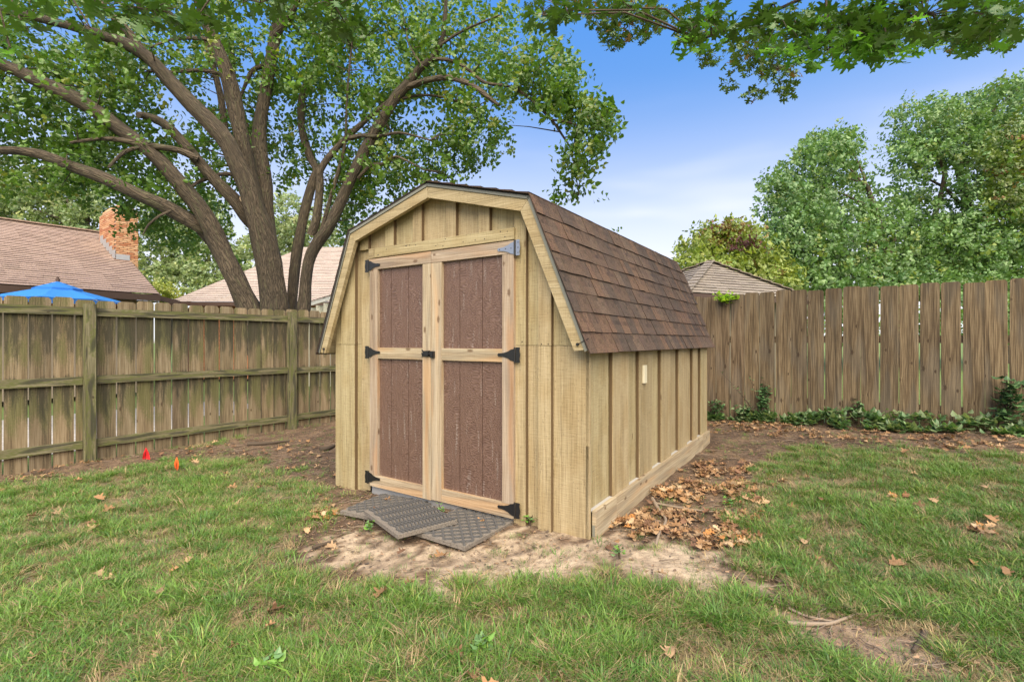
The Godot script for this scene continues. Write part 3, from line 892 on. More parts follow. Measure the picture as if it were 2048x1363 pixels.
func make_roof(sh: Node3D) -> void:
	# deck boards under the four slopes
	for k in 4:
		var a: Vector2 = GAMBREL[k]
		var b: Vector2 = GAMBREL[k + 1]
		var mid := (a + b) * 0.5
		var ang := (b - a).angle()
		var nrm := Vector2(b.y - a.y, a.x - b.x).normalized()
		if nrm.y < 0.0: nrm = -nrm
		var mb := MB.new()
		mb.box(Vector3.ZERO, Vector3(a.distance_to(b) - 0.01, 0.014, 3.34), 2, Vector2(0.4, 0.5))
		var c2 := mid - nrm * 0.031
		part(sh, "roof_deck", mb.done(), M.paint, Vector3(c2.x, c2.y, -1.57), Vector3(0, 0, ang))
		var ub := MB.new()
		var ut := 0.02 if k == 3 else 0.009
		ub.box(Vector3.ZERO, Vector3(a.distance_to(b) - 0.006, ut, 3.37), 2, Vector2(0.4, 0.5))
		var c4 := mid + nrm * (0.001 - ut * 0.5 - 0.0015)
		part(sh, "roof_underlay", ub.done(), M.roof_edge, Vector3(c4.x, c4.y, -1.57), Vector3(0, 0, ang))
		# rake board and metal drip edge along the front
		var ra := MB.new()
		var tin := (b - a).normalized()
		var ta := 0.0
		var tb := 0.0
		var wd := 0.078
		# mitred ends at the knees and the apex
		var pts := PackedVector2Array()
		var inner_a := a - nrm * (0.032 + wd)
		var inner_b := b - nrm * (0.032 + wd)
		var outer_a := a - nrm * 0.032
		var outer_b := b - nrm * 0.032
		if k > 0:
			var pa: Vector2 = GAMBREL[k - 1]
			ta = miter(pa, a, b)
		if k < 3:
			var pb: Vector2 = GAMBREL[k + 2]
			tb = miter(a, b, pb)
		var gap := 0.0012
		pts.append(outer_a + tin * (ta * 0.032 + gap)); pts.append(outer_b - tin * (tb * 0.032 + gap))
		pts.append(inner_b - tin * (tb * (0.032 + wd) + gap)); pts.append(inner_a + tin * (ta * (0.032 + wd) + gap))
		if k == 0: pts[3] = Vector2(pts[3].x, pts[0].y + 0.006); pts[0] = pts[0] + tin * 0.012
		if k == 3: pts[2] = Vector2(pts[2].x, pts[1].y + 0.004); pts[1] = pts[1] - tin * 0.01
		if Geometry2D.is_polygon_clockwise(pts): pts.reverse()
		for q in pts.size(): pts[q] -= mid
		ra.prism(pts, 0.0, 0.034, 0, Vector2(rr(0.2, 0.8), 0.5))
		var rn := part(sh, "rake_board", ra.done(), M.paint, Vector3(mid.x, mid.y, 0.072))
		rn.name = "rake_board" if k == 0 else rn.name
		var de := MB.new()
		de.box(Vector3.ZERO, Vector3(a.distance_to(b) - 0.004, 0.02, 0.006), 0)
		de.box(Vector3(0, 0.0125, -0.02), Vector3(a.distance_to(b) - 0.004, 0.0015, 0.044), 0)
		var c3 := mid - nrm * 0.0195
		part(sh, "drip_edge", de.done(), M.drip, Vector3(c3.x, c3.y, 0.1105), Vector3(0, 0, ang if nrm.rotated(-ang).y > 0.0 else ang + PI))
	# shingles: single tabs on the steep slope in view, whole courses on the others
	var variants := []
	for wv in [0.085, 0.105, 0.125, 0.145, 0.17]:
		for thick in [0.008, 0.0125]:
			for q in 2:
				variants.append([wv, shingle_mesh(wv - 0.0015, 0.158, thick, Vector2(rng.randf(), rng.randf()))])
	var s0 := slope_node(sh, "roof_slope", GAMBREL[0] + Vector2(0.012, -0.02), GAMBREL[1])
	var len0: float = (GAMBREL[1] - GAMBREL[0]).length() + 0.02
	var rows := 8
	for r in rows:
		var y := len0 * r / rows
		var x := -0.01
		while x < 3.40:
			var vpick: Array = variants[rng.randi() % variants.size()]
			if x < 0.0 or x > 3.25: vpick = variants[4 + rng.randi() % 4]
			var wdt: float = vpick[0]
			var tab := part(s0, "shingle", vpick[1], M.shingle[rng.randi() % 5], Vector3(x + wdt * 0.5, y + rr(-0.002, 0.002), -0.001 + 0.002 * rng.randf()))
			tab.rotation.x = 0.0
			x += wdt
	var course := shingle_course(3.40, 0.16)
	for k in [1, 2, 3]:
		var lo: Vector2 = GAMBREL[k] if k == 1 else GAMBREL[k + 1]
		var hi: Vector2 = GAMBREL[k + 1] if k == 1 else GAMBREL[k]
		if k == 3: lo = GAMBREL[4] + Vector2(-0.012, -0.02)
		var sl := slope_node(sh, "roof_slope", lo, hi)
		var ln := lo.distance_to(hi)
		var n := int(round(ln / 0.14))
		for r in n:
			part(sl, "shingle_course", course, M.shingle[r % 5], Vector3(1.69, ln * r / n, 0.0))
	# hooks left on the rakes
	for e in [[Vector3(0.0, 1.20, 0.108), Vector3(0.075, 1.235, 0.115)], [Vector3(-2.47, 1.15, 0.108), Vector3(-2.468, 1.075, 0.11)]]:
		var hb := MB.new()
		hb.tube(PackedVector3Array([e[0], e[0] + Vector3(0, 0, 0.012)]), PackedFloat32Array([0.009, 0.009]), 9)
		hb.tube(PackedVector3Array([e[0] + Vector3(0, 0, 0.008), e[1]]), PackedFloat32Array([0.0025, 0.0025]), 5)
		part(sh, "screw_hook", hb.done(), M.iron)


func miter(p: Vector2, q: Vector2, r: Vector2) -> float:
	# how far each unit of inward offset shortens the board at corner q
	var ang := absf((q - p).angle_to(r - q))
	return tan(ang * 0.5)


func shingle_course(w: float, h: float) -> ArrayMesh:
	var mb := MB.new()
	var x := -w / 2
	while x < w / 2 - 0.05:
		var wd := minf(rr(0.1, 0.2), w / 2 - x)
		var th := 0.008 if rng.randf() < 0.5 else 0.013
		var g := rr(0.8, 1.15)
		mb.tint = Color(g, g, g)
		mb.quad(Vector3(x, 0, th), Vector3(x + wd - 0.002, 0, th), Vector3(x + wd - 0.002, h, 0.002), Vector3(x, h, 0.002), Vector2(x, 0), Vector2(x + wd, 0), Vector2(x + wd, h / 2.5), Vector2(x, h / 2.5))
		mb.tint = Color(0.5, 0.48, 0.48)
		mb.quad(Vector3(x, 0, 0), Vector3(x + wd - 0.002, 0, 0), Vector3(x + wd - 0.002, 0, th), Vector3(x, 0, th))
		mb.quad(Vector3(x, h, 0), Vector3(x, 0, 0), Vector3(x, 0, th), Vector3(x, h, 0.002))
		mb.quad(Vector3(x + wd - 0.002, 0, 0), Vector3(x + wd - 0.002, h, 0), Vector3(x + wd - 0.002, h, 0.002), Vector3(x + wd - 0.002, 0, th))
		x += wd
	return mb.done()


# ---------- neighbouring houses ----------
func stepped_roof(parent: Node3D, called: String, mat: Material, e0: Vector3, e1: Vector3, r1: Vector3, r0: Vector3, n: int, breaks := true) -> MeshInstance3D:
	# courses from eave e0-e1 up to r0-r1, each lifted a little at its butt; short tabs vary in thickness
	var mb := MB.new()
	var nrm := (e1 - e0).cross(r0 - e0).normalized()
	if nrm.y < 0.0: nrm = -nrm
	for k in n:
		var t0 := float(k) / n
		var t1 := float(k + 1) / n
		var a := e0.lerp(r0, t0)
		var b := e1.lerp(r1, t0)
		var c2 := e1.lerp(r1, t1)
		var d := e0.lerp(r0, t1)
		var segs := maxi(1, int(a.distance_to(b) / 0.32)) if breaks else 1
		for s in segs:
			var u0 := float(s) / segs
			var u1 := float(s + 1) / segs
			var th := 0.014 + (0.006 if rng.randf() < 0.5 else 0.0)
			var g := rr(0.95, 1.05)
			mb.tint = Color(g, g * rr(0.985, 1.015), g * rr(0.98, 1.02))
			var p0 := a.lerp(b, u0)
			var p1 := a.lerp(b, u1)
			var p2 := d.lerp(c2, u1)
			var p3 := d.lerp(c2, u0)
			var uo := Vector2(rng.randf(), rng.randf())
			if (p1 - p0).cross(p3 - p0).dot(nrm) > 0.0:
				mb.quad(p0 + nrm * th, p1 + nrm * th, p2, p3, uo, uo + Vector2(0.3, 0), uo + Vector2(0.3, 0.06), uo + Vector2(0, 0.06))
			else:
				mb.quad(p1 + nrm * th, p0 + nrm * th, p3, p2, uo + Vector2(0.3, 0), uo, uo + Vector2(0, 0.06), uo + Vector2(0.3, 0.06))
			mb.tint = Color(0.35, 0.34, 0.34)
			mb.quad(p0 - nrm * 0.004, p1 - nrm * 0.004, p1 + nrm * th, p0 + nrm * th)
	return part(parent, called, mb.done(), mat)


func beam(parent: Node3D, called: String, mat: Material, a: Vector3, b: Vector3, w: float, h: float) -> MeshInstance3D:
	var mb := MB.new()
	var dir := (b - a).normalized()
	var side := dir.cross(Vector3.UP).normalized()
	var up := side.cross(dir)
	mb.box((a + b) * 0.5, Vector3(a.distance_to(b), h, w), 0, Vector2(0.5, 0.5), Basis(dir, up, side))
	return part(parent, called, mb.done(), mat)


func make_brick_house() -> void:
	# gable roof; ridge runs parallel to the mossy fence
	var along := Vector3(0.597, 0, -0.802)
	var perp := Vector3(-0.802, 0, -0.597)
	var e1 := at(318, 588, 13.7)
	var h := thing("brick_house", "brick house with pinkish brown shingle roof and brick chimney behind the mossy fence", "house", Vector3(e1.x, -0.2, e1.z))
	var o := h.position
	var c1 := e1 - o
	var e0 := c1 - along * 11.0
	var run := 4.6
	var rise := 0.49 * run
	var r1 := c1 + perp * run + Vector3(0, rise, 0)
	var r0 := e0 + perp * run + Vector3(0, rise, 0)
	var f1 := c1 + perp * run * 2.0
	var f0 := e0 + perp * run * 2.0
	stepped_roof(h, "roof", M.roof_a, e0, c1, r1, r0, 36)
	stepped_roof(h, "roof", M.roof_a, f0, f1, r1, r0, 20, false)
	beam(h, "ridge_cap", M.roof_a, r0 + Vector3(0, 0.03, 0), r1 + Vector3(0, 0.03, 0), 0.22, 0.03)
	beam(h, "gutter", M.brown_trim, e0 + Vector3(0, -0.11, 0) - perp * 0.05, c1 + Vector3(0, -0.11, 0) - perp * 0.05, 0.1, 0.17)
	beam(h, "rake_board", M.brown_trim, c1 + Vector3(0, -0.09, 0), r1 + Vector3(0, -0.09, 0), 0.04, 0.16)
	beam(h, "soffit", M.brown_trim, e0 + Vector3(0, -0.21, 0) + perp * 0.25, c1 + Vector3(0, -0.21, 0) + perp * 0.25, 0.5, 0.02)
	# low porch edge that carries on past the gable corner
	beam(h, "porch_edge", M.brown_trim, c1 + Vector3(-0.05, -0.1, 0), at(358, 606, 14.2) - o, 0.06, 0.13)
	# wall of running bricks at the eave, only its top shows over the fence
	var wall := part(h, "wall", wall_mesh(e0 + perp * 0.5, c1 + perp * 0.5 - along * 0.35, f1 - perp * 0.5 - along * 0.35, f0 - perp * 0.5, 0.0, c1.y - 0.2), M.mortar)
	wall.name = "wall"
	var bb := MB.new()
	bb.box(Vector3.ZERO, Vector3(0.205, 0.058, 0.02), 0, Vector2(0.3, 0.3))
	var bm := bb.done()
	var yaw := atan2(0.802, 0.597)
	for row in 3:
		for k in 34:
			var p := c1 + perp * 0.49 - along * (0.5 + k * 0.217 + 0.1 * (row % 2)) + Vector3(0, -0.27 - row * 0.068, 0)
			part(wall, "brick", bm, M.brick[rng.randi() % 5], p, Vector3(0, yaw, 0))
	# gable end
	var gm := MB.new()
	var ga := c1 - along * 0.35 + perp * 0.5 + Vector3(0, -0.2, 0)
	var gb := f1 - along * 0.35 - perp * 0.5 + Vector3(0, -0.2, 0)
	var gc := r1 - along * 0.35 + Vector3(0, -0.14, 0)
	gm.tri(ga, gb, gc)
	gm.tri(ga - along * 0.1, gc - along * 0.1, gb - along * 0.1)
	part(h, "gable", gm.done(), M.brown_trim)
	# chimney on the gable edge
	var ch := Node3D.new()
	ch.name = "chimney"
	h.add_child(ch, true)
	var q0 := 2.284
	var near := c1 + perp * q0 - along * 0.371
	var wq := 1.55
	var wt := 0.56
	var base_y := c1.y + 0.49 * q0 - 0.75
	var top_y := EYE + (681.5 - 420.0) / FOC * 15.0 - o.y
	var cm := MB.new()
	cm.box(Vector3.ZERO, Vector3(wt - 0.03, top_y - base_y, wq - 0.03), 1)
	var mid := near + perp * wq * 0.5 + along * wt * 0.5
	part(ch, "core", cm.done(), M.mortar, Vector3(mid.x, (top_y + base_y) * 0.5, mid.z), Vector3(0, yaw, 0))
	var step := 0.0565
	var rows := int((top_y - base_y) / step)
	for r in rows:
		var y := base_y + (r + 0.5) * step
		# face towards the yard (runs along the ridge direction)
		var n1 := 3
		for k in n1:
			var bl := wt / n1
			var x0 := bl * k + (bl * 0.5 if r % 2 == 1 else 0.0)
			var x1 := minf(x0 + bl, wt)
			if r % 2 == 1 and k == 0: brick(ch, near + along * bl * 0.25, yaw, bl * 0.5, y, step)
			brick(ch, near + along * (x0 + x1) * 0.5, yaw, x1 - x0, y, step)
		# face across the slope
		if y > c1.y + 0.49 * q0 - 0.2:
			var n2 := 5
			for k in n2:
				var bl := wq / n2
				var x0 := bl * k + (bl * 0.5 if r % 2 == 1 else 0.0)
				var x1 := minf(x0 + bl, wq)
				if y < c1.y + 0.49 * (q0 + x0) - 0.1: continue
				brick(ch, near + perp * (x0 + x1) * 0.5, yaw + PI / 2, x1 - x0, y, step)
	# arched clay cap
	var cap := MB.new()
	var arc := PackedVector2Array()
	for k in 11:
		var a := PI * k / 10.0
		arc.append(Vector2(cos(a) * 0.26, sin(a) * 0.24))
	for k in range(10, -1, -1):
		var a := PI * k / 10.0
		arc.append(Vector2(cos(a) * 0.19, sin(a) * 0.17))
	cap.prism(arc, -0.6, 0.6, 1)
	part(ch, "arched_cap", cap.done(), M.brick[1], Vector3(mid.x, top_y - 0.01, mid.z), Vector3(0, yaw, 0))
	# lead flashing: stepped squares up the slope and an apron
	for k in 5:
		var q := q0 + 0.12 + k * 0.29
		var fb := MB.new()
		fb.box(Vector3.ZERO, Vector3(0.28, 0.26, 0.012), 0)
		var p := c1 + perp * q - along * 0.39
		part(ch, "flashing", fb.done(), M.lead, Vector3(p.x, c1.y + 0.49 * q + 0.12, p.z), Vector3(0, yaw + PI / 2, 0))
	var ap := MB.new()
	ap.box(Vector3.ZERO, Vector3(0.34, 0.16, 0.012), 0)
	var ap2 := near + along * 0.17 - perp * 0.02
	part(ch, "flashing", ap.done(), M.lead, Vector3(ap2.x, c1.y + 0.49 * q0 + 0.1, ap2.z), Vector3(0, yaw, 0))


func brick(ch: Node3D, p: Vector3, yaw: float, l: float, y: float, step: float) -> void:
	if l < 0.03: return
	var key := "brick%d" % int(round(l * 1000.0))
	if not M.has(key):
		var mb := MB.new()
		mb.box(Vector3.ZERO, Vector3(l - 0.012, step - 0.012, 0.02), 0, Vector2(0.3, 0.3))
		M[key] = mb.done()
	part(ch, "brick", M[key], M.brick[rng.randi() % 5], Vector3(p.x, y, p.z), Vector3(0, yaw, 0))


func wall_mesh(a: Vector3, b: Vector3, c2: Vector3, d: Vector3, y0: float, y1: float) -> ArrayMesh:
	var mb := MB.new()
	var ps := [a, b, c2, d]
	for k in 4:
		var p: Vector3 = ps[k]
		var q: Vector3 = ps[(k + 1) % 4]
		mb.quad(Vector3(p.x, y0, p.z), Vector3(q.x, y0, q.z), Vector3(q.x, y1, q.z), Vector3(p.x, y1, p.z), Vector2(0, 0), Vector2(p.distance_to(q), 0), Vector2(p.distance_to(q), (y1 - y0) / 2.5), Vector2(0, (y1 - y0) / 2.5))
	mb.quad(Vector3(a.x, y1, a.z), Vector3(b.x, y1, b.z), Vector3(c2.x, y1, c2.z), Vector3(d.x, y1, d.z))
	return mb.done()


func make_pale_house() -> void:
	var e0 := at(338, 603, 18.0)
	var e1 := at(640, 607, 18.0)
	e1.y = e0.y
	var h := thing("pale_roofed_house", "house with pale pinkish shingle roof behind the leaning tree trunks", "house", Vector3(e0.x, -0.2, e0.z))
	var o := h.position
	var ap := at(607, 494, 22.5) - o
	var back := at(330, 600, 27.0) - o
	back.y = e0.y - o.y
	var backr := at(900, 600, 27.0) - o
	backr.y = back.y
	var a := e0 - o
	var b := e1 - o
	var ridge2 := Vector3(ap.x + 5.0, ap.y, ap.z)
	var bf := Vector3(b.x + 5.0, b.y, b.z)
	stepped_roof(h, "roof", M.roof_b, a, bf, ridge2, ap, 36)
	stepped_roof(h, "hip_roof", M.roof_b, back, a, ap, ap, 30)
	beam(h, "fascia", M.brown_trim, a + Vector3(0, -0.08, 0), bf + Vector3(0, -0.08, 0), 0.04, 0.14)
	part(h, "wall", wall_mesh(a + Vector3(0.5, 0, -0.5), bf + Vector3(0, 0, -0.5), backr, back + Vector3(0.5, 0, 0), 0.0, a.y - 0.1), M.brick[2])
	# white trimmed gable wing to the right
	var w := Node3D.new()
	w.name = "gable_wing"
	h.add_child(w, true)
	var g0 := at(616, 609, 15.5) - o
	var g1 := at(668, 594, 15.0) - o
	var g2 := at(760, 566, 14.2) - o
	beam(w, "rake_board", M.white, g0, g2, 0.05, 0.11)
	stepped_roof(w, "wing_roof", M.roof_b, g0 + Vector3(0, 0.07, 0.05), g2 + Vector3(0, 0.07, 0.05), g2 + Vector3(0.3, 1.1, -4.0), g0 + Vector3(0.1, 0.9, -4.0), 14)
	for k in 9:
		var p := g0.lerp(g2, (k + 0.5) / 9.0)
		var mb := MB.new()
		mb.box(Vector3.ZERO, Vector3(0.235, p.y - 0.12, 0.03), 1)
		part(w, "siding_board", mb.done(), M.siding, Vector3(p.x, (p.y - 0.12) * 0.5, p.z - 0.06), Vector3(0, 0.25, 0))


func make_pavilion() -> void:
	# small hip-roofed outbuilding beyond the plank fence
	var near := at(1372, 584, 8.9)
	var right := at(1625, 580, 10.3)
	near.y = 2.13
	right.y = 2.26
	var h := thing("hip_roofed_outbuilding", "small outbuilding with grey hip roof showing over the plank fence", "outbuilding", Vector3((near.x + right.x) * 0.5, 0.1, (near.z + right.z) * 0.5))
	var o := h.position
	var a := near - o
	var b := right - o
	var y := 1.99
	a.y = y
	b.y = y
	var d := b - a
	var nrm := Vector3(d.z, 0, -d.x).normalized()
	if nrm.z > 0.0: nrm = -nrm
	var deep := d.length() * 0.95
	var c2 := b + nrm * deep
	var e := a + nrm * deep
	var ap := at(1421, 524, 10.55) - o
	var apr := ap
	var n := 13
	for k in n:
		for f in [[a, b, "front"], [e, a, "left"], [b, c2, "right"]]:
			var p: Vector3 = f[0]
			var q: Vector3 = f[1]
			var t0 := float(k) / n
			var t1 := float(k + 1) / n
			var m := stepped_roof(h, "shingle_course", M.roof_c, p.lerp(ap, t0), q.lerp(apr, t0), q.lerp(apr, t1), p.lerp(ap, t1), 1)
			m.name = m.name
	stepped_roof(h, "roof", M.roof_c, c2, e, ap, ap, 8, false)
	for p in [a, b, e, c2]:
		var cnt := 10
		for k in cnt:
			beam(h, "hip_cap", M.roof_c, p.lerp(ap, float(k) / cnt) + Vector3(0, 0.045, 0), p.lerp(ap, (k + 1.15) / cnt) + Vector3(0, 0.02, 0), 0.17, 0.012)
	part(h, "wall", wall_mesh(a.lerp(c2, 0.1), b.lerp(e, 0.1), c2.lerp(a, 0.1), e.lerp(b, 0.1), -0.2, y - 0.02), M.dark_tan_wall)
	for pq in [[a, b], [e, a], [b, c2]]:
		beam(h, "fascia", M.brown_trim, pq[0] + Vector3(0, -0.06, 0), pq[1] + Vector3(0, -0.06, 0), 0.03, 0.1)


func make_umbrella() -> void:
	var top := at(115, 562, 7.6)
	var um := thing("patio_umbrella", "bright blue canvas patio umbrella open behind the mossy fence", "umbrella", Vector3(top.x, ground_y(top.x, top.z), top.z))
	var ty := top.y - um.position.y
	var r := 0.80
	var ey := ty - 0.29
	for k in 8:
		var a0 := TAU * k / 8.0 + 0.25
		var a1 := TAU * (k + 1) / 8.0 + 0.25
		var mb := MB.new()
		var rows := 5
		for i in rows:
			var t0 := float(i) / rows
			var t1 := float(i + 1) / rows
			for j in 4:
				var u0 := j / 4.0
				var u1 := (j + 1) / 4.0
				var f := func(t: float, u: float) -> Vector3:
					var rad := r * t
					var e := Vector3(cos(a0), 0, sin(a0)).lerp(Vector3(cos(a1), 0, sin(a1)), u) * rad
					var sag := 0.06 * t * sin(u * PI) * t
					return Vector3(e.x, lerpf(ty - 0.06, ey, pow(t, 1.05)) - sag + (0.05 * sin(u * PI) if t > 0.99 else 0.0), e.z)
				mb.quad(f.call(t1, u0), f.call(t0, u0), f.call(t0, u1), f.call(t1, u1))
		part(um, "canopy_panel", mb.done(), M.canvas)
		var rb := MB.new()
		rb.tube(PackedVector3Array([Vector3(0, ty - 0.09, 0), Vector3(cos(a0) * r * 0.98, ey - 0.02, sin(a0) * r * 0.98)]), PackedFloat32Array([0.008, 0.006]), 6)
		part(um, "rib", rb.done(), M.white)
		var vb := MB.new()
		vb.quad(Vector3(cos(a0) * 0.30, ty - 0.115, sin(a0) * 0.30), Vector3(0, ty, 0), Vector3(0, ty, 0), Vector3(cos(a1) * 0.30, ty - 0.115, sin(a1) * 0.30))
		vb.quad(Vector3(cos(a0) * 0.30, ty - 0.155, sin(a0) * 0.30), Vector3(cos(a0) * 0.30, ty - 0.115, sin(a0) * 0.30), Vector3(cos(a1) * 0.30, ty - 0.115, sin(a1) * 0.30), Vector3(cos(a1) * 0.30, ty - 0.155, sin(a1) * 0.30))
		part(um, "vent_flap", vb.done(), M.canvas)
	var pb := MB.new()
	pb.tube(PackedVector3Array([Vector3(0, 0, 0), Vector3(0, ty, 0)]), PackedFloat32Array([0.02, 0.02]), 10)
	part(um, "pole", pb.done(), M.white)
	var fb := MB.new()
	fb.tube(PackedVector3Array([Vector3(0, ty - 0.01, 0), Vector3(0, ty + 0.02, 0), Vector3(0, ty + 0.045, 0), Vector3(0, ty + 0.06, 0)]), PackedFloat32Array([0.02, 0.03, 0.022, 0.006]), 10)
	part(um, "finial", fb.done(), M.brown_trim)


# ---------- trees ----------
func px_limb(list: Array, d0: float, d1: float) -> Array:
	# [x, y, width] as seen, with the distance running from d0 to d1
	var pts := []
	for k in list.size():
		var d := lerpf(d0, d1, float(k) / (list.size() - 1))
		var p := at(list[k][0], list[k][1], d)
		pts.append(Vector4(p.x, p.y, p.z, list[k][2] * 0.5 * d / FOC))
	return smooth_path(pts, 3)


func crown_places(blobs: Array, holes: Array, per: float, rag: float, spread_up: float) -> Array:
	# blobs: [x, y, rx, ry, depth, half thickness, density]; returns world points with their share of jitter
	var out := []
	for b in blobs:
		var count := int(b[2] * b[3] * PI * b[6] * per)
		for k in count:
			var a := rng.randf() * TAU
			var r := sqrt(rng.randf())
			var x: float = b[0] + cos(a) * r * b[2]
			var y: float = b[1] + sin(a) * r * b[3]
			var d: float = b[4] + b[5] * rng.randfn(0.0, 0.55)
			var p := at(x, y, d)
			if r > 0.75 and nz.get_noise_3d(p.x * 1.6, p.y * 1.6, p.z * 1.6) < rag * (r - 0.75) * 4.0 - 0.25: continue
			if nz.get_noise_3d(p.x * 1.15 + 40.0, p.y * 1.15, p.z * 1.15) < spread_up: continue
			var skip := false
			for h in holes:
				var ex: float = (x - h[0]) / h[2]
				var ey: float = (y - h[1]) / h[3]
				if ex * ex + ey * ey < 1.0 and rng.randf() < 0.93:
					skip = true
					break
			if not skip: out.append(p)
	return out


func sprig_set(parent: Node3D, places: Array, meshes: Array, mat: Material, base: Array, size: float) -> void:
	for m in meshes.size():
		var tr := []
		var cc := []
		for k in range(m, places.size(), meshes.size()):
			var p: Vector3 = places[k]
			var b := Basis(Vector3.UP, rng.randf() * TAU) * Basis(Vector3.RIGHT, rr(0.3, 2.2))
			tr.append(Transform3D(b.scaled(Vector3.ONE * size * rr(0.8, 1.2)), p - parent.position))
			var c2: Color = base[0].lerp(base[1], rng.randf())
			if rng.randf() < 0.05: c2 = base[2]
			var patch := 1.0 + 0.25 * nz.get_noise_3d(p.x * 0.9, p.y * 0.9, p.z * 0.9)
			cc.append(Color(c2.r * patch, c2.g * patch, c2.b * patch))
		if tr.size(): copies(parent, "crown", meshes[m], mat, tr, cc)


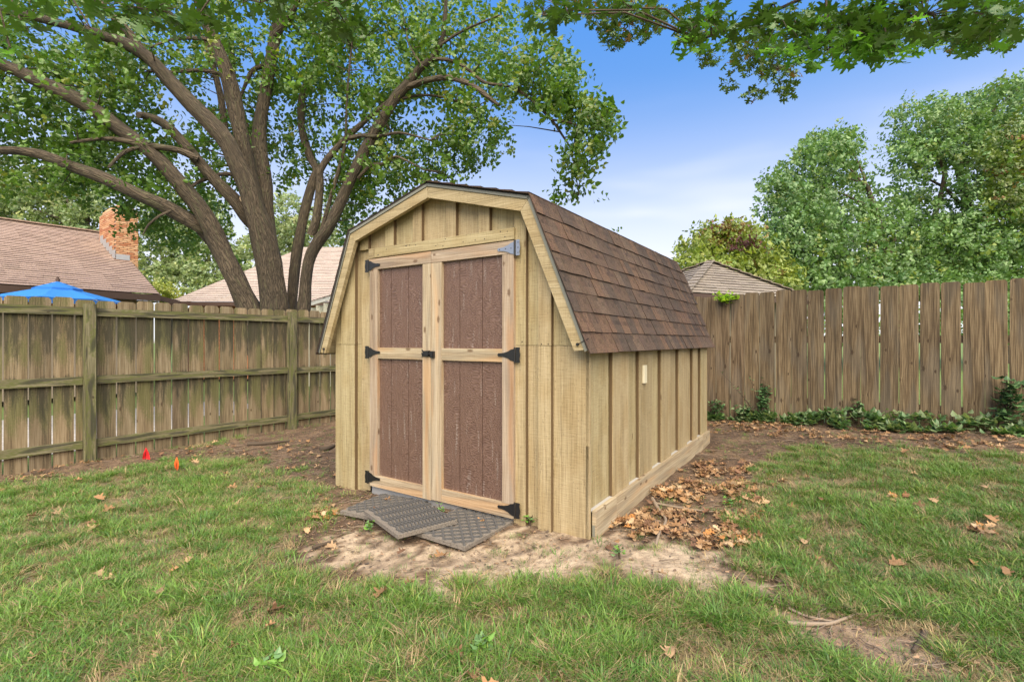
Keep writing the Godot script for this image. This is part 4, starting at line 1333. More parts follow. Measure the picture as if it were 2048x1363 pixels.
func make_pear() -> void:
	var base := at(556, 800, 8.45)
	var t := thing("leaning_tree", "large leafy tree with several leaning trunks rising behind the mossy fence", "tree", Vector3(base.x, ground_y(base.x, base.z), base.z))
	var gy := t.position.y
	var stems := {
		"trunk": [
			[[[545, 812, 60], [520, 690, 50], [497, 612, 44], [470, 560, 38], [438, 490, 36], [418, 448, 33], [395, 410, 32], [367, 376, 29], [325, 327, 29], [284, 290, 28], [239, 257, 27], [191, 221, 27], [137, 190, 26], [68, 157, 24], [0, 128, 22], [-90, 100, 16], [-200, 60, 9]], 8.45, 7.0],
			[[[553, 815, 80], [552, 700, 62], [551, 613, 54], [543, 560, 49], [534, 510, 47], [523, 465, 46], [508, 420, 40], [495, 375, 36], [478, 335, 34], [458, 292, 32], [431, 258, 33], [376, 202, 30], [325, 145, 27], [284, 106, 24], [239, 82, 20], [191, 67, 19], [137, 51, 17], [51, 31, 14], [-40, 15, 8]], 8.5, 7.4],
			[[[566, 815, 40], [578, 690, 26], [583, 605, 21], [588, 540, 19], [598, 478, 19], [611, 420, 18], [626, 360, 17], [634, 340, 16], [622, 318, 15], [605, 267, 14], [601, 212, 13], [615, 164, 13], [639, 116, 11], [660, 68, 9], [672, 30, 7], [690, -40, 4]], 8.7, 9.6],
			[[[575, 815, 44], [598, 690, 30], [608, 612, 25], [611, 557, 23], [621, 512, 22], [637, 481, 22], [660, 448, 21], [688, 388, 21], [716, 327, 21], [748, 268, 20], [769, 232, 19], [790, 197, 19], [811, 172, 17], [839, 137, 14], [864, 116, 11], [882, 85, 9], [889, 42, 8], [893, -20, 6], [890, -90, 3]], 8.55, 8.0],
		],
		"limb": [
			[[[440, 492, 30], [415, 467, 29], [396, 452, 28], [359, 430, 27], [325, 410, 26], [284, 392, 25], [219, 361, 23], [154, 337, 22], [85, 311, 19], [34, 301, 17], [0, 300, 15], [-80, 295, 9]], 8.3, 6.7],
			[[[515, 452, 34], [492, 430, 30], [467, 398, 27], [434, 364, 25], [393, 318, 22], [355, 273, 19], [325, 245, 16], [290, 231, 13], [276, 230, 11]], 8.4, 7.6],
			[[[395, 318, 15], [368, 305, 14], [342, 297, 13], [290, 290, 12], [245, 280, 11], [200, 277, 8], [140, 285, 5]], 7.9, 7.3],
			[[[520, 455, 36], [506, 393, 32], [489, 308, 29], [472, 222, 28], [455, 154, 28], [431, 89, 25], [410, 34, 21], [393, -10, 18], [370, -80, 12]], 8.5, 7.6],
			[[[462, 330, 14], [450, 267, 14], [441, 191, 13], [417, 103, 11], [393, 58, 9], [370, 10, 6]], 8.9, 9.2],
			[[[533, 480, 36], [526, 376, 31], [519, 290, 28], [523, 222, 26], [537, 147, 24], [547, 85, 21], [560, 27, 17], [562, -20, 13], [560, -90, 8]], 8.6, 9.0],
			[[[551, 70, 14], [575, 40, 13], [595, 0, 11], [610, -40, 8]], 8.8, 8.6],
			[[[508, 340, 16], [500, 290, 15], [480, 215, 13], [465, 154, 12], [461, 68, 10], [451, 17, 8], [440, -40, 5]], 9.0, 9.6],
			[[[284, 106, 20], [260, 68, 17], [232, 38, 15], [195, 0, 13], [165, -40, 9]], 7.9, 7.6],
			[[[622, 470, 17], [632, 440, 16], [637, 400, 15], [640, 360, 14], [642, 338, 13], [670, 299, 12], [705, 264, 11], [741, 232, 9], [769, 208, 7], [800, 180, 4]], 8.6, 8.4],
			[[[640, 470, 8], [663, 387, 8], [681, 327, 7], [690, 281, 5], [693, 211, 4], [698, 141, 4], [705, 76, 3]], 8.6, 8.2],
			[[[811, 175, 14], [830, 168, 13], [853, 160, 12], [892, 155, 12], [924, 162, 11], [952, 176, 10], [980, 197, 8], [998, 210, 6]], 8.2, 7.6],
			[[[864, 118, 7], [899, 120, 7], [934, 137, 6], [970, 165, 6], [1015, 172, 6], [1051, 190, 6], [1079, 215, 5], [1103, 239, 5], [1128, 275, 4], [1142, 299, 3], [1150, 340, 2], [1158, 390, 2]], 8.0, 7.3],
			[[[1103, 239, 4], [1140, 245, 4], [1177, 258, 3], [1226, 240, 2]], 7.4, 7.2],
			[[[716, 356, 7], [741, 331, 7], [765, 327, 6], [790, 313, 5], [811, 320, 4], [850, 340, 2]], 8.3, 7.9],
			[[[695, 278, 9], [722, 271, 9], [760, 272, 6], [800, 265, 5], [860, 280, 3]], 8.4, 7.9],
			[[[790, 200, 6], [840, 190, 5], [890, 195, 4], [950, 215, 3]], 8.2, 8.6],
			[[[455, 150, 9], [400, 140, 8], [350, 143, 6], [300, 142, 4]], 8.2, 8.0],
			[[[425, 80, 8], [390, 76, 7], [340, 80, 5], [300, 95, 4]], 7.9, 7.7],
			[[[530, 130, 9], [505, 140, 9], [492, 165, 7], [478, 200, 4]], 8.9, 8.8],
			[[[480, 350, 8], [440, 348, 7], [400, 362, 7], [384, 372, 5]], 8.3, 8.1],
			[[[288, 292, 9], [255, 300, 8], [235, 315, 7], [216, 335, 5]], 7.6, 7.4],
			[[[342, 422, 6], [318, 432, 5], [296, 450, 4], [285, 470, 2]], 7.6, 7.4],
			[[[845, 135, 6], [830, 110, 5], [818, 90, 4], [812, 60, 3]], 8.0, 8.3],
			[[[882, 90, 6], [910, 70, 5], [950, 50, 4], [1000, 30, 3]], 8.0, 7.6],
			[[[639, 118, 6], [660, 108, 5], [690, 95, 4], [720, 85, 3]], 9.4, 9.2],
		],
	}
	var nodes := PackedVector3Array()
	for kind in ["trunk", "limb"]:
		for s in stems[kind]:
			var path := px_limb(s[0], s[1], s[2])
			if kind == "trunk":
				path[0].y = gy - 0.15
			limb(t, kind, path, 14 if kind == "trunk" else 9, 0.22)
			for q in path:
				if q.y > 2.2: nodes.append(Vector3(q.x, q.y, q.z))
	# sawn stub on the middle trunk
	var sb := MB.new()
	var sp := at(487, 396, 8.15)
	sb.tube(PackedVector3Array([sp + Vector3(0.02, 0, -0.25), sp + Vector3(0, 0, -0.02)]), PackedFloat32Array([0.1, 0.078]), 14, nz, 0.1)
	part(t, "stub", sb.done(), M.bark, -t.position)
	var se := MB.new()
	se.tube(PackedVector3Array([sp + Vector3(0, 0, -0.03), sp]), PackedFloat32Array([0.073, 0.071]), 16)
	part(t, "sawn_face", se.done(), M.cedar, -t.position)
	var blobs := [
		[60, 60, 220, 110, 7.2, 1.1, 1.0], [110, 230, 220, 100, 7.6, 1.2, 1.25], [330, 110, 170, 130, 7.8, 1.2, 0.9], [240, 330, 200, 85, 7.9, 1.1, 1.2], [60, 350, 110, 50, 7.4, 0.9, 1.0],
		[375, 450, 100, 70, 9.2, 0.8, 1.2], [300, 430, 70, 50, 8.8, 0.7, 0.9], [430, 300, 120, 110, 9.0, 1.0, 0.8], [560, 90, 190, 130, 8.7, 1.3, 0.95], [560, 260, 100, 130, 9.3, 0.9, 1.1], [470, -60, 500, 90, 8.2, 1.3, 0.8],
		[720, 90, 170, 140, 8.7, 1.3, 1.1], [740, 250, 130, 120, 8.7, 1.1, 1.1], [940, 110, 160, 120, 8.2, 1.1, 1.1], [960, 255, 95, 65, 8.0, 0.8, 1.1], [850, 320, 130, 55, 8.4, 0.9, 1.1], [700, 390, 60, 75, 9.0, 0.7, 1.1], [760, 370, 100, 50, 8.8, 0.8, 0.9],
		[1085, 150, 90, 80, 7.8, 0.8, 1.0], [1190, 250, 48, 60, 7.3, 0.5, 1.1], [1130, 210, 70, 50, 7.5, 0.5, 0.9], [1165, 320, 45, 38, 7.3, 0.4, 0.9], [1158, 375, 26, 34, 7.3, 0.3, 0.8], [1160, 404, 44, 9, 7.3, 0.3, 0.9], [1120, 400, 22, 10, 7.4, 0.3, 0.8],
		[680, 470, 22, 26, 9.2, 0.4, 0.9], [480, 540, 30, 16, 8.0, 0.3, 0.25], [470, 530, 16, 18, 8.1, 0.2, 0.4],
		[-150, 180, 140, 240, 7.0, 1.1, 0.9], [1236, 458, 20, 8, 8.6, 0.2, 0.8],
	]
	var holes := [[438, 165, 26, 46], [372, 205, 38, 34], [150, 62, 95, 26], [366, 330, 34, 26], [500, 30, 34, 40], [490, 150, 22, 45], [60, 85, 40, 20], [340, 200, 22, 18], [565, 210, 18, 22], [660, 205, 22, 26], [545, 340, 18, 26], [330, 55, 24, 14], [725, 25, 20, 26], [640, 430, 14, 40], [735, 155, 18, 26], [810, 240, 22, 14], [1045, 255, 30, 40], [865, 245, 16, 14]]
	for q in blobs:
		if q[0] < 1050: q[4] += 1.0 if q[0] < 480 else 0.5
	var places := crown_places(blobs, holes, 0.0155, 0.55, -0.33)
	var twb := MB.new()
	# thin twigs from limbs to some of the leaf clusters
	for k in range(0, places.size(), 20):
		var p: Vector3 = places[k]
		var best := Vector3.ZERO
		var bd := 1e9
		for q in nodes:
			var dd := q.distance_squared_to(p) + (0.6 if q.y > p.y else 0.0)
			if dd < bd:
				bd = dd
				best = q
		if bd > 1.6 or bd < 0.02: continue
		var midp := best.lerp(p, 0.5) + Vector3(rr(-0.1, 0.1), 0.08 * sqrt(bd), rr(-0.1, 0.1))
		twb.tube(PackedVector3Array([best - t.position, best.lerp(midp, 0.6) - t.position, midp - t.position, p.lerp(midp, 0.4) - t.position, p - t.position]), PackedFloat32Array([0.011, 0.009, 0.007, 0.005, 0.003]), 5)
	var tw := part(t, "twigs", twb.done(), M.bark)
	tw.set_meta("kind", "stuff")
	var meshes := []
	for k in 4: meshes.append(sprig(7, 0.24, 0.082, 100 + k, 0.4))
	sprig_set(t, places, meshes, M.leaf, [Color(0.075, 0.175, 0.022), Color(0.165, 0.305, 0.042), Color(0.25, 0.31, 0.05)], 1.0)


func far_tree(called: String, label: String, group: String, base: Vector3, trunk_px: Array, blobs: Array, cols: Array, per: float, leaf_size: float, seed_: int, thin := -0.5, holes := []) -> void:
	var t := thing(called, label, "tree", base, 0.0, group)
	var first := true
	for s in trunk_px:
		var path := px_limb(s[0], s[1], s[2])
		if first:
			path[0] = Vector4(base.x, base.y - 0.1, base.z, path[0].w * 1.2)
		limb(t, "trunk" if first else "limb", path, 9, 0.2)
		first = false
	# limbs to the middle of each clump
	var stem := px_limb(trunk_px[0][0], trunk_px[0][1], trunk_px[0][2])
	for b in blobs:
		var e := at(b[0], b[1], b[4])
		if b[1] > 570: continue
		var pick := stem.size() - 1
		while pick > 4 and stem[pick].y > e.y - 0.3: pick -= 1
		var start: Vector4 = stem[maxi(pick - rng.randi() % 3, 3)]
		var s3 := Vector3(start.x, start.y, start.z)
		var m := s3.lerp(e, 0.5) + Vector3(0, 0.12 * s3.distance_to(e), 0)
		limb(t, "limb", smooth_path([Vector4(s3.x, s3.y, s3.z, start.w * 0.5), Vector4(m.x, m.y, m.z, start.w * 0.3), Vector4(e.x, e.y, e.z, 0.015)], 3), 7, 0.15)
	var places := crown_places(blobs, holes, per, 0.5, thin)
	var meshes := []
	for k in 3: meshes.append(sprig(9, 0.34, leaf_size, seed_ + k, 0.2))
	sprig_set(t, places, meshes, M.far_leaf, cols, 1.0)


func make_far_trees() -> void:
	var grp := "trees beyond the plank fence"
	var greens := [Color(0.095, 0.205, 0.060), Color(0.21, 0.355, 0.115), Color(0.28, 0.36, 0.09)]
	var b1 := at(1800, 700, 14.5)
	far_tree("broadleaf_tree", "broad green tree with brown trunk just right of the grey hip roof", grp, Vector3(b1.x, 0.15, b1.z), [[[[1800, 700, 30], [1798, 590, 26], [1785, 530, 22], [1765, 480, 16], [1750, 420, 12], [1735, 370, 8]], 14.5, 14.3], [[[1775, 560, 16], [1750, 535, 12], [1725, 530, 8]], 14.3, 13.8]],
		[[1660, 360, 100, 95, 15.0, 1.4, 1.0], [1590, 430, 85, 80, 14.6, 1.3, 1.0], [1560, 510, 80, 60, 14.3, 1.2, 1.0], [1670, 480, 120, 90, 14.2, 1.4, 1.1], [1700, 555, 160, 45, 14.0, 1.2, 1.1], [1800, 470, 80, 90, 15.2, 1.2, 0.9], [1560, 375, 40, 40, 14.8, 0.7, 0.8], [1640, 300, 50, 40, 15.0, 0.8, 0.9], [1690, 285, 40, 30, 15.1, 0.8, 0.9], [1640, 640, 170, 45, 12.5, 0.8, 0.5], [1640, 585, 140, 22, 13.2, 0.6, 1.0], [1770, 585, 110, 20, 13.2, 0.6, 1.0]], greens, 0.030, 0.10, 210, -0.42, [[1733, 330, 12, 40], [1700, 425, 16, 12], [1750, 300, 14, 40]])
	var b2 := at(1960, 700, 15.5)
	far_tree("broadleaf_tree", "tallest green tree at the right edge over the plank fence", grp, Vector3(b2.x, 0.2, b2.z), [[[[1960, 700, 30], [1955, 560, 26], [1940, 450, 20], [1930, 380, 15], [1910, 320, 10]], 15.5, 15.6], [[[1870, 430, 10], [1890, 350, 9], [1870, 300, 7], [1850, 250, 5]], 15.4, 15.4]],
		[[1850, 270, 85, 75, 15.6, 1.3, 1.0], [1930, 260, 95, 75, 15.8, 1.4, 1.0], [2010, 250, 80, 90, 15.6, 1.4, 1.1], [1830, 350, 70, 80, 15.6, 1.2, 0.9], [2000, 400, 130, 130, 15.2, 1.4, 1.1], [1920, 500, 130, 90, 14.8, 1.3, 1.15], [2060, 520, 120, 80, 14.6, 1.3, 1.1], [2120, 300, 110, 180, 15.4, 1.4, 0.9], [2035, 180, 30, 25, 15.6, 0.8, 0.9], [1870, 540, 90, 50, 14.4, 1.0, 1.1], [1960, 640, 160, 50, 12.5, 0.8, 0.5], [1950, 575, 150, 25, 13.2, 0.6, 1.0]], greens, 0.030, 0.10, 230, -0.42, [[1885, 365, 20, 28], [1905, 400, 14, 22], [1850, 420, 14, 16], [1760, 360, 20, 50], [1830, 440, 10, 16]])
	var b3 := at(2010, 690, 15.2)
	far_tree("broadleaf_tree", "yellow green tree in front of the tallest tree at the right edge", grp, Vector3(b3.x, 0.2, b3.z), [[[[2010, 700, 16], [2015, 560, 12], [2020, 470, 8], [2025, 400, 5]], 15.2, 15.0]],
		[[1990, 330, 45, 40, 13.9, 0.4, 0.9], [2030, 290, 50, 50, 13.9, 0.4, 0.9], [2030, 400, 70, 60, 13.7, 0.4, 0.8]], [Color(0.10, 0.17, 0.028), Color(0.17, 0.24, 0.04), Color(0.25, 0.14, 0.05)], 0.024, 0.10, 250, -0.3)
	var b4 := at(1480, 690, 13.0)
	far_tree("flowering_tree", "small yellow green tree with russet and purple tufts behind the hip roof", grp, Vector3(b4.x, 0.15, b4.z), [[[[1480, 700, 14], [1478, 600, 12], [1475, 550, 9]], 13.0, 13.0]],
		[[1420, 500, 55, 45, 13.2, 0.9, 1.0], [1480, 490, 60, 45, 13.2, 0.9, 1.1], [1390, 530, 45, 35, 12.8, 0.8, 1.0], [1530, 540, 70, 40, 12.6, 0.8, 1.1], [1460, 545, 100, 35, 12.5, 0.8, 1.0], [1570, 570, 40, 18, 12.4, 0.6, 1.0]], [Color(0.20, 0.30, 0.045), Color(0.34, 0.41, 0.075), Color(0.30, 0.20, 0.06)], 0.032, 0.10, 270, -0.5)
	var last: Node3D = get_child(get_child_count() - 1)
	var russet := crown_places([[1462, 464, 40, 20, 12.9, 0.3, 1.0], [1430, 480, 26, 16, 12.9, 0.3, 0.7]], [], 0.028, 0.4, -0.6)
	var purple := crown_places([[1495, 472, 16, 14, 12.4, 0.2, 1.0], [1500, 492, 22, 9, 12.3, 0.2, 1.0], [1475, 482, 14, 6, 12.3, 0.2, 1.0], [1458, 496, 9, 6, 12.3, 0.2, 1.0], [1525, 510, 12, 7, 12.2, 0.2, 1.0]], [], 0.045, 0.4, -0.9)
	sprig_set(last, russet, [sprig(9, 0.3, 0.09, 280, 0.0)], M.far_leaf, [Color(0.22, 0.16, 0.035), Color(0.30, 0.20, 0.05), Color(0.25, 0.1, 0.05)], 1.0)
	sprig_set(last, purple, [sprig(9, 0.2, 0.06, 281, 0.0)], M.far_leaf, [Color(0.16, 0.05, 0.075), Color(0.22, 0.085, 0.12), Color(0.12, 0.04, 0.06)], 0.9)
	# pale trees far behind the houses on the left
	var far := "hazy trees behind the neighbouring houses"
	var pale := [Color(0.17, 0.25, 0.105), Color(0.33, 0.42, 0.19), Color(0.35, 0.40, 0.15)]
	var p1 := at(160, 660, 28.0)
	far_tree("pale_tree", "pale green tree behind the pinkish roof, left of the brick chimney", far, Vector3(p1.x, 0.0, p1.z), [[[[165, 690, 20], [168, 520, 18], [172, 460, 15], [172, 430, 10]], 28.0, 28.0], [[[172, 450, 9], [158, 430, 7], [150, 410, 4]], 28.0, 28.0]],
		[[60, 440, 110, 70, 28.5, 2.2, 1.0], [150, 400, 90, 60, 29.0, 2.0, 1.0], [-60, 430, 100, 80, 28.0, 2.0, 1.0], [40, 370, 80, 40, 29.0, 2.0, 0.8], [190, 450, 50, 50, 28.5, 1.5, 0.8]], pale, 0.030, 0.19, 310, -0.45)
	var p2 := at(330, 660, 30.0)
	far_tree("pale_tree", "pale green tree between the brick chimney and the leaning trunks", far, Vector3(p2.x, 0.0, p2.z), [[[[335, 690, 16], [335, 600, 14], [330, 520, 10]], 30.0, 30.0]],
		[[330, 500, 90, 70, 30.5, 2.2, 1.1], [420, 520, 80, 60, 30.0, 2.0, 1.1], [380, 440, 90, 60, 31.0, 2.0, 0.9], [330, 560, 110, 40, 29.0, 1.6, 1.3], [470, 560, 60, 30, 29.0, 1.6, 1.2], [290, 430, 40, 50, 30.0, 1.5, 0.8]], pale, 0.030, 0.19, 330, -0.5)
	var p3 := at(590, 660, 31.0)
	far_tree("pale_tree", "pale green tree seen between the trunks above the pale roof", far, Vector3(p3.x, 0.0, p3.z), [[[[592, 690, 16], [592, 600, 14], [590, 500, 10]], 31.0, 31.0]],
		[[560, 440, 70, 60, 31.0, 2.0, 1.0], [600, 480, 90, 50, 30.5, 2.0, 1.1], [530, 500, 60, 40, 30.5, 1.6, 1.0], [660, 440, 50, 50, 31.0, 1.6, 0.8]], pale, 0.030, 0.19, 350, -0.5)
	var p4 := at(322, 640, 19.0)
	far_tree("round_shrub", "small bright lime green shrub between the two neighbouring roofs", far, Vector3(p4.x, -0.15, p4.z), [[[[322, 690, 8], [322, 620, 7], [322, 595, 5]], 19.0, 19.0]],
		[[322, 582, 24, 12, 19.0, 0.6, 1.4], [330, 596, 30, 14, 19.0, 0.6, 1.2]], [Color(0.24, 0.31, 0.03), Color(0.36, 0.42, 0.05), Color(0.3, 0.35, 0.05)], 0.06, 0.09, 370, -0.9)


func make_oak() -> void:
	# the oak stands behind and to the right of the camera; its boughs reach over the yard
	var base := Vector3(4.6, ground_y(4.6, 2.2), 2.2)
	var t := thing("oak_tree", "oak tree whose lobed green leaves hang into the top of the view", "tree", base)
	var trunk := smooth_path([Vector4(4.6, base.y - 0.15, 2.2, 0.34), Vector4(4.55, 1.5, 2.1, 0.27), Vector4(4.5, 3.2, 1.9, 0.24), Vector4(4.3, 5.4, 1.5, 0.19), Vector4(4.0, 7.8, 1.0, 0.12), Vector4(3.8, 10.0, 0.5, 0.05)], 4)
	limb(t, "trunk", trunk, 14, 0.2)
	var boughs := [
		[Vector4(4.5, 3.4, 1.8, 0.12), Vector4(4.4, 4.3, 0.2, 0.09), Vector4(4.3, 4.55, -1.8, 0.06), Vector4(3.6, 4.5, -3.6, 0.035), Vector4(2.6, 4.35, -4.6, 0.016), Vector4(1.9, 4.25, -5.0, 0.008)],
		[Vector4(4.4, 4.8, 1.6, 0.13), Vector4(3.9, 5.9, -0.6, 0.10), Vector4(3.6, 6.6, -3.2, 0.07), Vector4(3.3, 6.7, -6.0, 0.045), Vector4(3.2, 6.5, -7.8, 0.02)],
		[Vector4(4.3, 5.2, 1.5, 0.12), Vector4(2.8, 6.3, -0.8, 0.09), Vector4(1.6, 6.9, -3.4, 0.06), Vector4(1.3, 7.0, -6.2, 0.035), Vector4(1.6, 6.7, -8.0, 0.015)],
		[Vector4(4.4, 3.9, 1.6, 0.10), Vector4(2.6, 5.0, 0.0, 0.08), Vector4(0.6, 5.2, -1.8, 0.055), Vector4(-1.0, 4.6, -3.4, 0.03), Vector4(-2.0, 4.3, -4.0, 0.012)],
		[Vector4(0.6, 5.2, -1.8, 0.05), Vector4(-1.6, 5.3, -2.6, 0.04), Vector4(-3.4, 4.9, -3.6, 0.02), Vector4(-4.3, 4.5, -3.9, 0.01)],
		[Vector4(4.4, 4.4, 0.0, 0.07), Vector4(5.2, 4.9, -2.4, 0.05), Vector4(5.6, 5.0, -4.6, 0.03), Vector4(5.6, 4.8, -5.6, 0.012)],
	]
	var nodes := PackedVector3Array()
	for b in boughs:
		var path := smooth_path(b, 5)
		limb(t, "limb", path, 9, 0.15)
		for q in path: nodes.append(Vector3(q.x, q.y, q.z))
	var variants := []
	for k in 4:
		var mb := MB.new()
		oak_leaf(mb, Transform3D.IDENTITY, 1.0, [0.2, -0.25, 0.35, 0.05][k], [-0.15, -0.3, -0.05, 0.1][k])
		variants.append(mb.done())
	# clumps: [x, y, rx, ry, depth, half thickness, leaves]
	var clumps := [
		[1850, 30, 190, 55, 4.3, 0.35, 150], [1700, 55, 110, 50, 4.4, 0.3, 95], [1560, 45, 90, 45, 4.6, 0.3, 80], [1420, 50, 60, 40, 4.8, 0.3, 45], [1660, 100, 110, 25, 4.3, 0.2, 45], [1780, 95, 60, 28, 4.2, 0.2, 26], [1980, 50, 80, 40, 4.2, 0.3, 45], [1380, 78, 30, 18, 4.7, 0.15, 9], [1925, 90, 30, 22, 4.3, 0.2, 9],
		[1260, 15, 60, 25, 4.9, 0.3, 25], [1130, 20, 30, 25, 4.5, 0.2, 14], [1085, 30, 45, 30, 4.6, 0.2, 16],
		[300, 20, 130, 32, 4.2, 0.3, 60], [390, 40, 40, 28, 4.1, 0.2, 18], [40, 40, 60, 40, 4.0, 0.3, 22], [20, 95, 25, 25, 4.0, 0.2, 7], [180, 55, 40, 18, 4.1, 0.2, 8], [670, 15, 60, 35, 4.6, 0.3, 36], [690, 45, 30, 25, 4.5, 0.2, 12], [520, 5, 60, 18, 4.4, 0.2, 16],
	]
	var each := 0
	var single := []
	var many := [[], [], [], []]
	var tint := [[], [], [], []]
	var twb := MB.new()
	for c2 in clumps:
		var centre := at(c2[0], c2[1], c2[4])
		var best := Vector3.ZERO
		var bd := 1e9
		for q in nodes:
			if q.distance_squared_to(centre) < bd:
				bd = q.distance_squared_to(centre)
				best = q
		var mid := best.lerp(centre, 0.5) + Vector3(0, 0.15, 0)
		twb.tube(PackedVector3Array([best - base, mid - base, centre - base]), PackedFloat32Array([0.012, 0.009, 0.006]), 6)
		for k in int(c2[6] * 1.5):
			var a := rng.randf() * TAU
			var r := sqrt(rng.randf())
			var p := at(c2[0] + cos(a) * r * c2[2], c2[1] + sin(a) * r * c2[3], c2[4] + c2[5] * rng.randfn(0.0, 0.6))
			if k % 6 == 0: twb.tube(PackedVector3Array([centre - base, centre.lerp(p, 0.5) + Vector3(0, 0.04, 0) - base, p - base]), PackedFloat32Array([0.005, 0.0035, 0.002]), 4)
			var b := Basis(Vector3.UP, rng.randf() * TAU) * Basis(Vector3.RIGHT, rr(1.2, 2.6)) * Basis(Vector3.UP, rr(-0.8, 0.8))
			var s := rr(0.105, 0.165)
			single.append([Transform3D(b.scaled(Vector3.ONE * s), p - base), k])
	# the fringe that stands free against the sky: leaf by leaf
	for q in single:
		var o: Vector3 = q[0].origin + base
		var py: float = 681.5 - (o.y - EYE) / -o.z * FOC
		if each < 290 and (py > 78.0 or (each < 200 and rng.randf() < 0.12)) and o.y > 0.0:
			var lf := part(t, "leaf", variants[each % 4], M.oak_tone[rng.randi() % 4], q[0].origin)
			lf.transform = q[0]
			each += 1
		else:
			var v := rng.randi() % 4
			many[v].append(q[0])
			var g := rr(0.8, 1.2)
			tint[v].append(Color(0.065 * g, 0.15 * g, 0.016 * g))
	# farther, smaller looking sprays and the rest of the crown overhead
	var far := [[1260, 40, 70, 45, 8.6, 0.5, 260], [1215, 20, 60, 40, 8.8, 0.5, 160], [1225, 75, 30, 25, 8.6, 0.3, 60], [1300, 30, 40, 30, 8.6, 0.4, 90], [1400, 40, 60, 40, 8.4, 0.5, 150], [1510, 110, 60, 45, 8.4, 0.5, 240], [1420, 115, 22, 18, 8.4, 0.3, 40], [1560, 140, 40, 35, 8.2, 0.4, 110], [1575, 180, 16, 18, 8.2, 0.2, 30], [1512, 185, 22, 10, 8.2, 0.2, 26], [1460, 165, 14, 14, 8.3, 0.2, 18], [1600, 60, 100, 50, 8.4, 0.6, 220], [1750, 60, 110, 50, 8.4, 0.6, 180], [1920, 60, 130, 45, 7.6, 0.6, 260], [1990, 70, 60, 25, 7.4, 0.4, 90], [1120, 10, 70, 25, 8.4, 0.5, 110]]
	for c2 in far:
		var centre := at(c2[0], c2[1], c2[4])
		for k in c2[6]:
			var a := rng.randf() * TAU
			var r := sqrt(rng.randf())
			var p := at(c2[0] + cos(a) * r * c2[2], c2[1] + sin(a) * r * c2[3], c2[4] + c2[5] * rng.randfn(0.0, 0.6))
			if k % 9 == 0: twb.tube(PackedVector3Array([centre - base, centre.lerp(p, 0.5) + Vector3(0, 0.06, 0) - base, p - base]), PackedFloat32Array([0.007, 0.005, 0.003]), 4)
			var v := rng.randi() % 4
			var b := Basis(Vector3.UP, rng.randf() * TAU) * Basis(Vector3.RIGHT, rr(1.0, 2.6)) * Basis(Vector3.UP, rr(-0.8, 0.8))
			many[v].append(Transform3D(b.scaled(Vector3.ONE * rr(0.10, 0.15)), p - base))
			var g := rr(0.75, 1.2)
			tint[v].append(Color(0.08 * g, 0.15 * g, 0.02 * g) if rng.randf() > 0.05 else Color(0.2, 0.11, 0.03))
	for k in 2600:
		var q: Vector3 = nodes[rng.randi() % nodes.size()]
		var p := q + Vector3(rng.randfn(0.0, 0.5), rr(0.0, 0.9), rng.randfn(0.0, 0.5))
		if p.z < -0.3 and (p.y - EYE) / -p.z < 0.72: continue
		var v := rng.randi() % 4
		var b := Basis(Vector3.UP, rng.randf() * TAU) * Basis(Vector3.RIGHT, rr(1.0, 2.2))
		many[v].append(Transform3D(b.scaled(Vector3.ONE * rr(0.11, 0.16)), p - base))
		tint[v].append(Color(0.075, 0.15, 0.02))
	var tw := part(t, "twigs", twb.done(), M.twig)
	tw.set_meta("kind", "stuff")
	for v in 4: copies(t, "crown", variants[v], M.oak_leaf, many[v], tint[v])


# ---------- lawn, litter and small things ----------
func tuft(blades: int, hgt: float, spread: float, lean: float, wide: float, seed_: int) -> ArrayMesh:
	var r := RandomNumberGenerator.new()
	r.seed = seed_
	var mb := MB.new()
	for k in blades:
		var a := r.randf() * TAU
		var o := Vector3(cos(a), 0, sin(a)) * spread * sqrt(r.randf())
		var dir := Vector3(cos(a + r.randf_range(-0.9, 0.9)), 0, sin(a + r.randf_range(-0.9, 0.9)))
		var h := hgt * r.randf_range(0.45, 1.1)
		var out := lean * h * r.randf_range(0.3, 1.3)
		var side := dir.cross(Vector3.UP).rotated(Vector3.UP, r.randf_range(-0.8, 0.8)) * wide * 0.5 * r.randf_range(0.7, 1.2)
		var m := o + dir * out * 0.35 + Vector3(0, h * 0.6, 0)
		var e := o + dir * out + Vector3(0, h * r.randf_range(0.75, 1.0), 0)
		var g := r.randf_range(0.5, 1.5)
		mb.tint = Color(g * r.randf_range(0.8, 1.25), g, g * r.randf_range(0.7, 1.1))
		mb.quad(o - side, o + side, m + side * 0.85, m - side * 0.85)
		mb.tri(m - side * 0.85, m + side * 0.85, e)
	return mb.done()


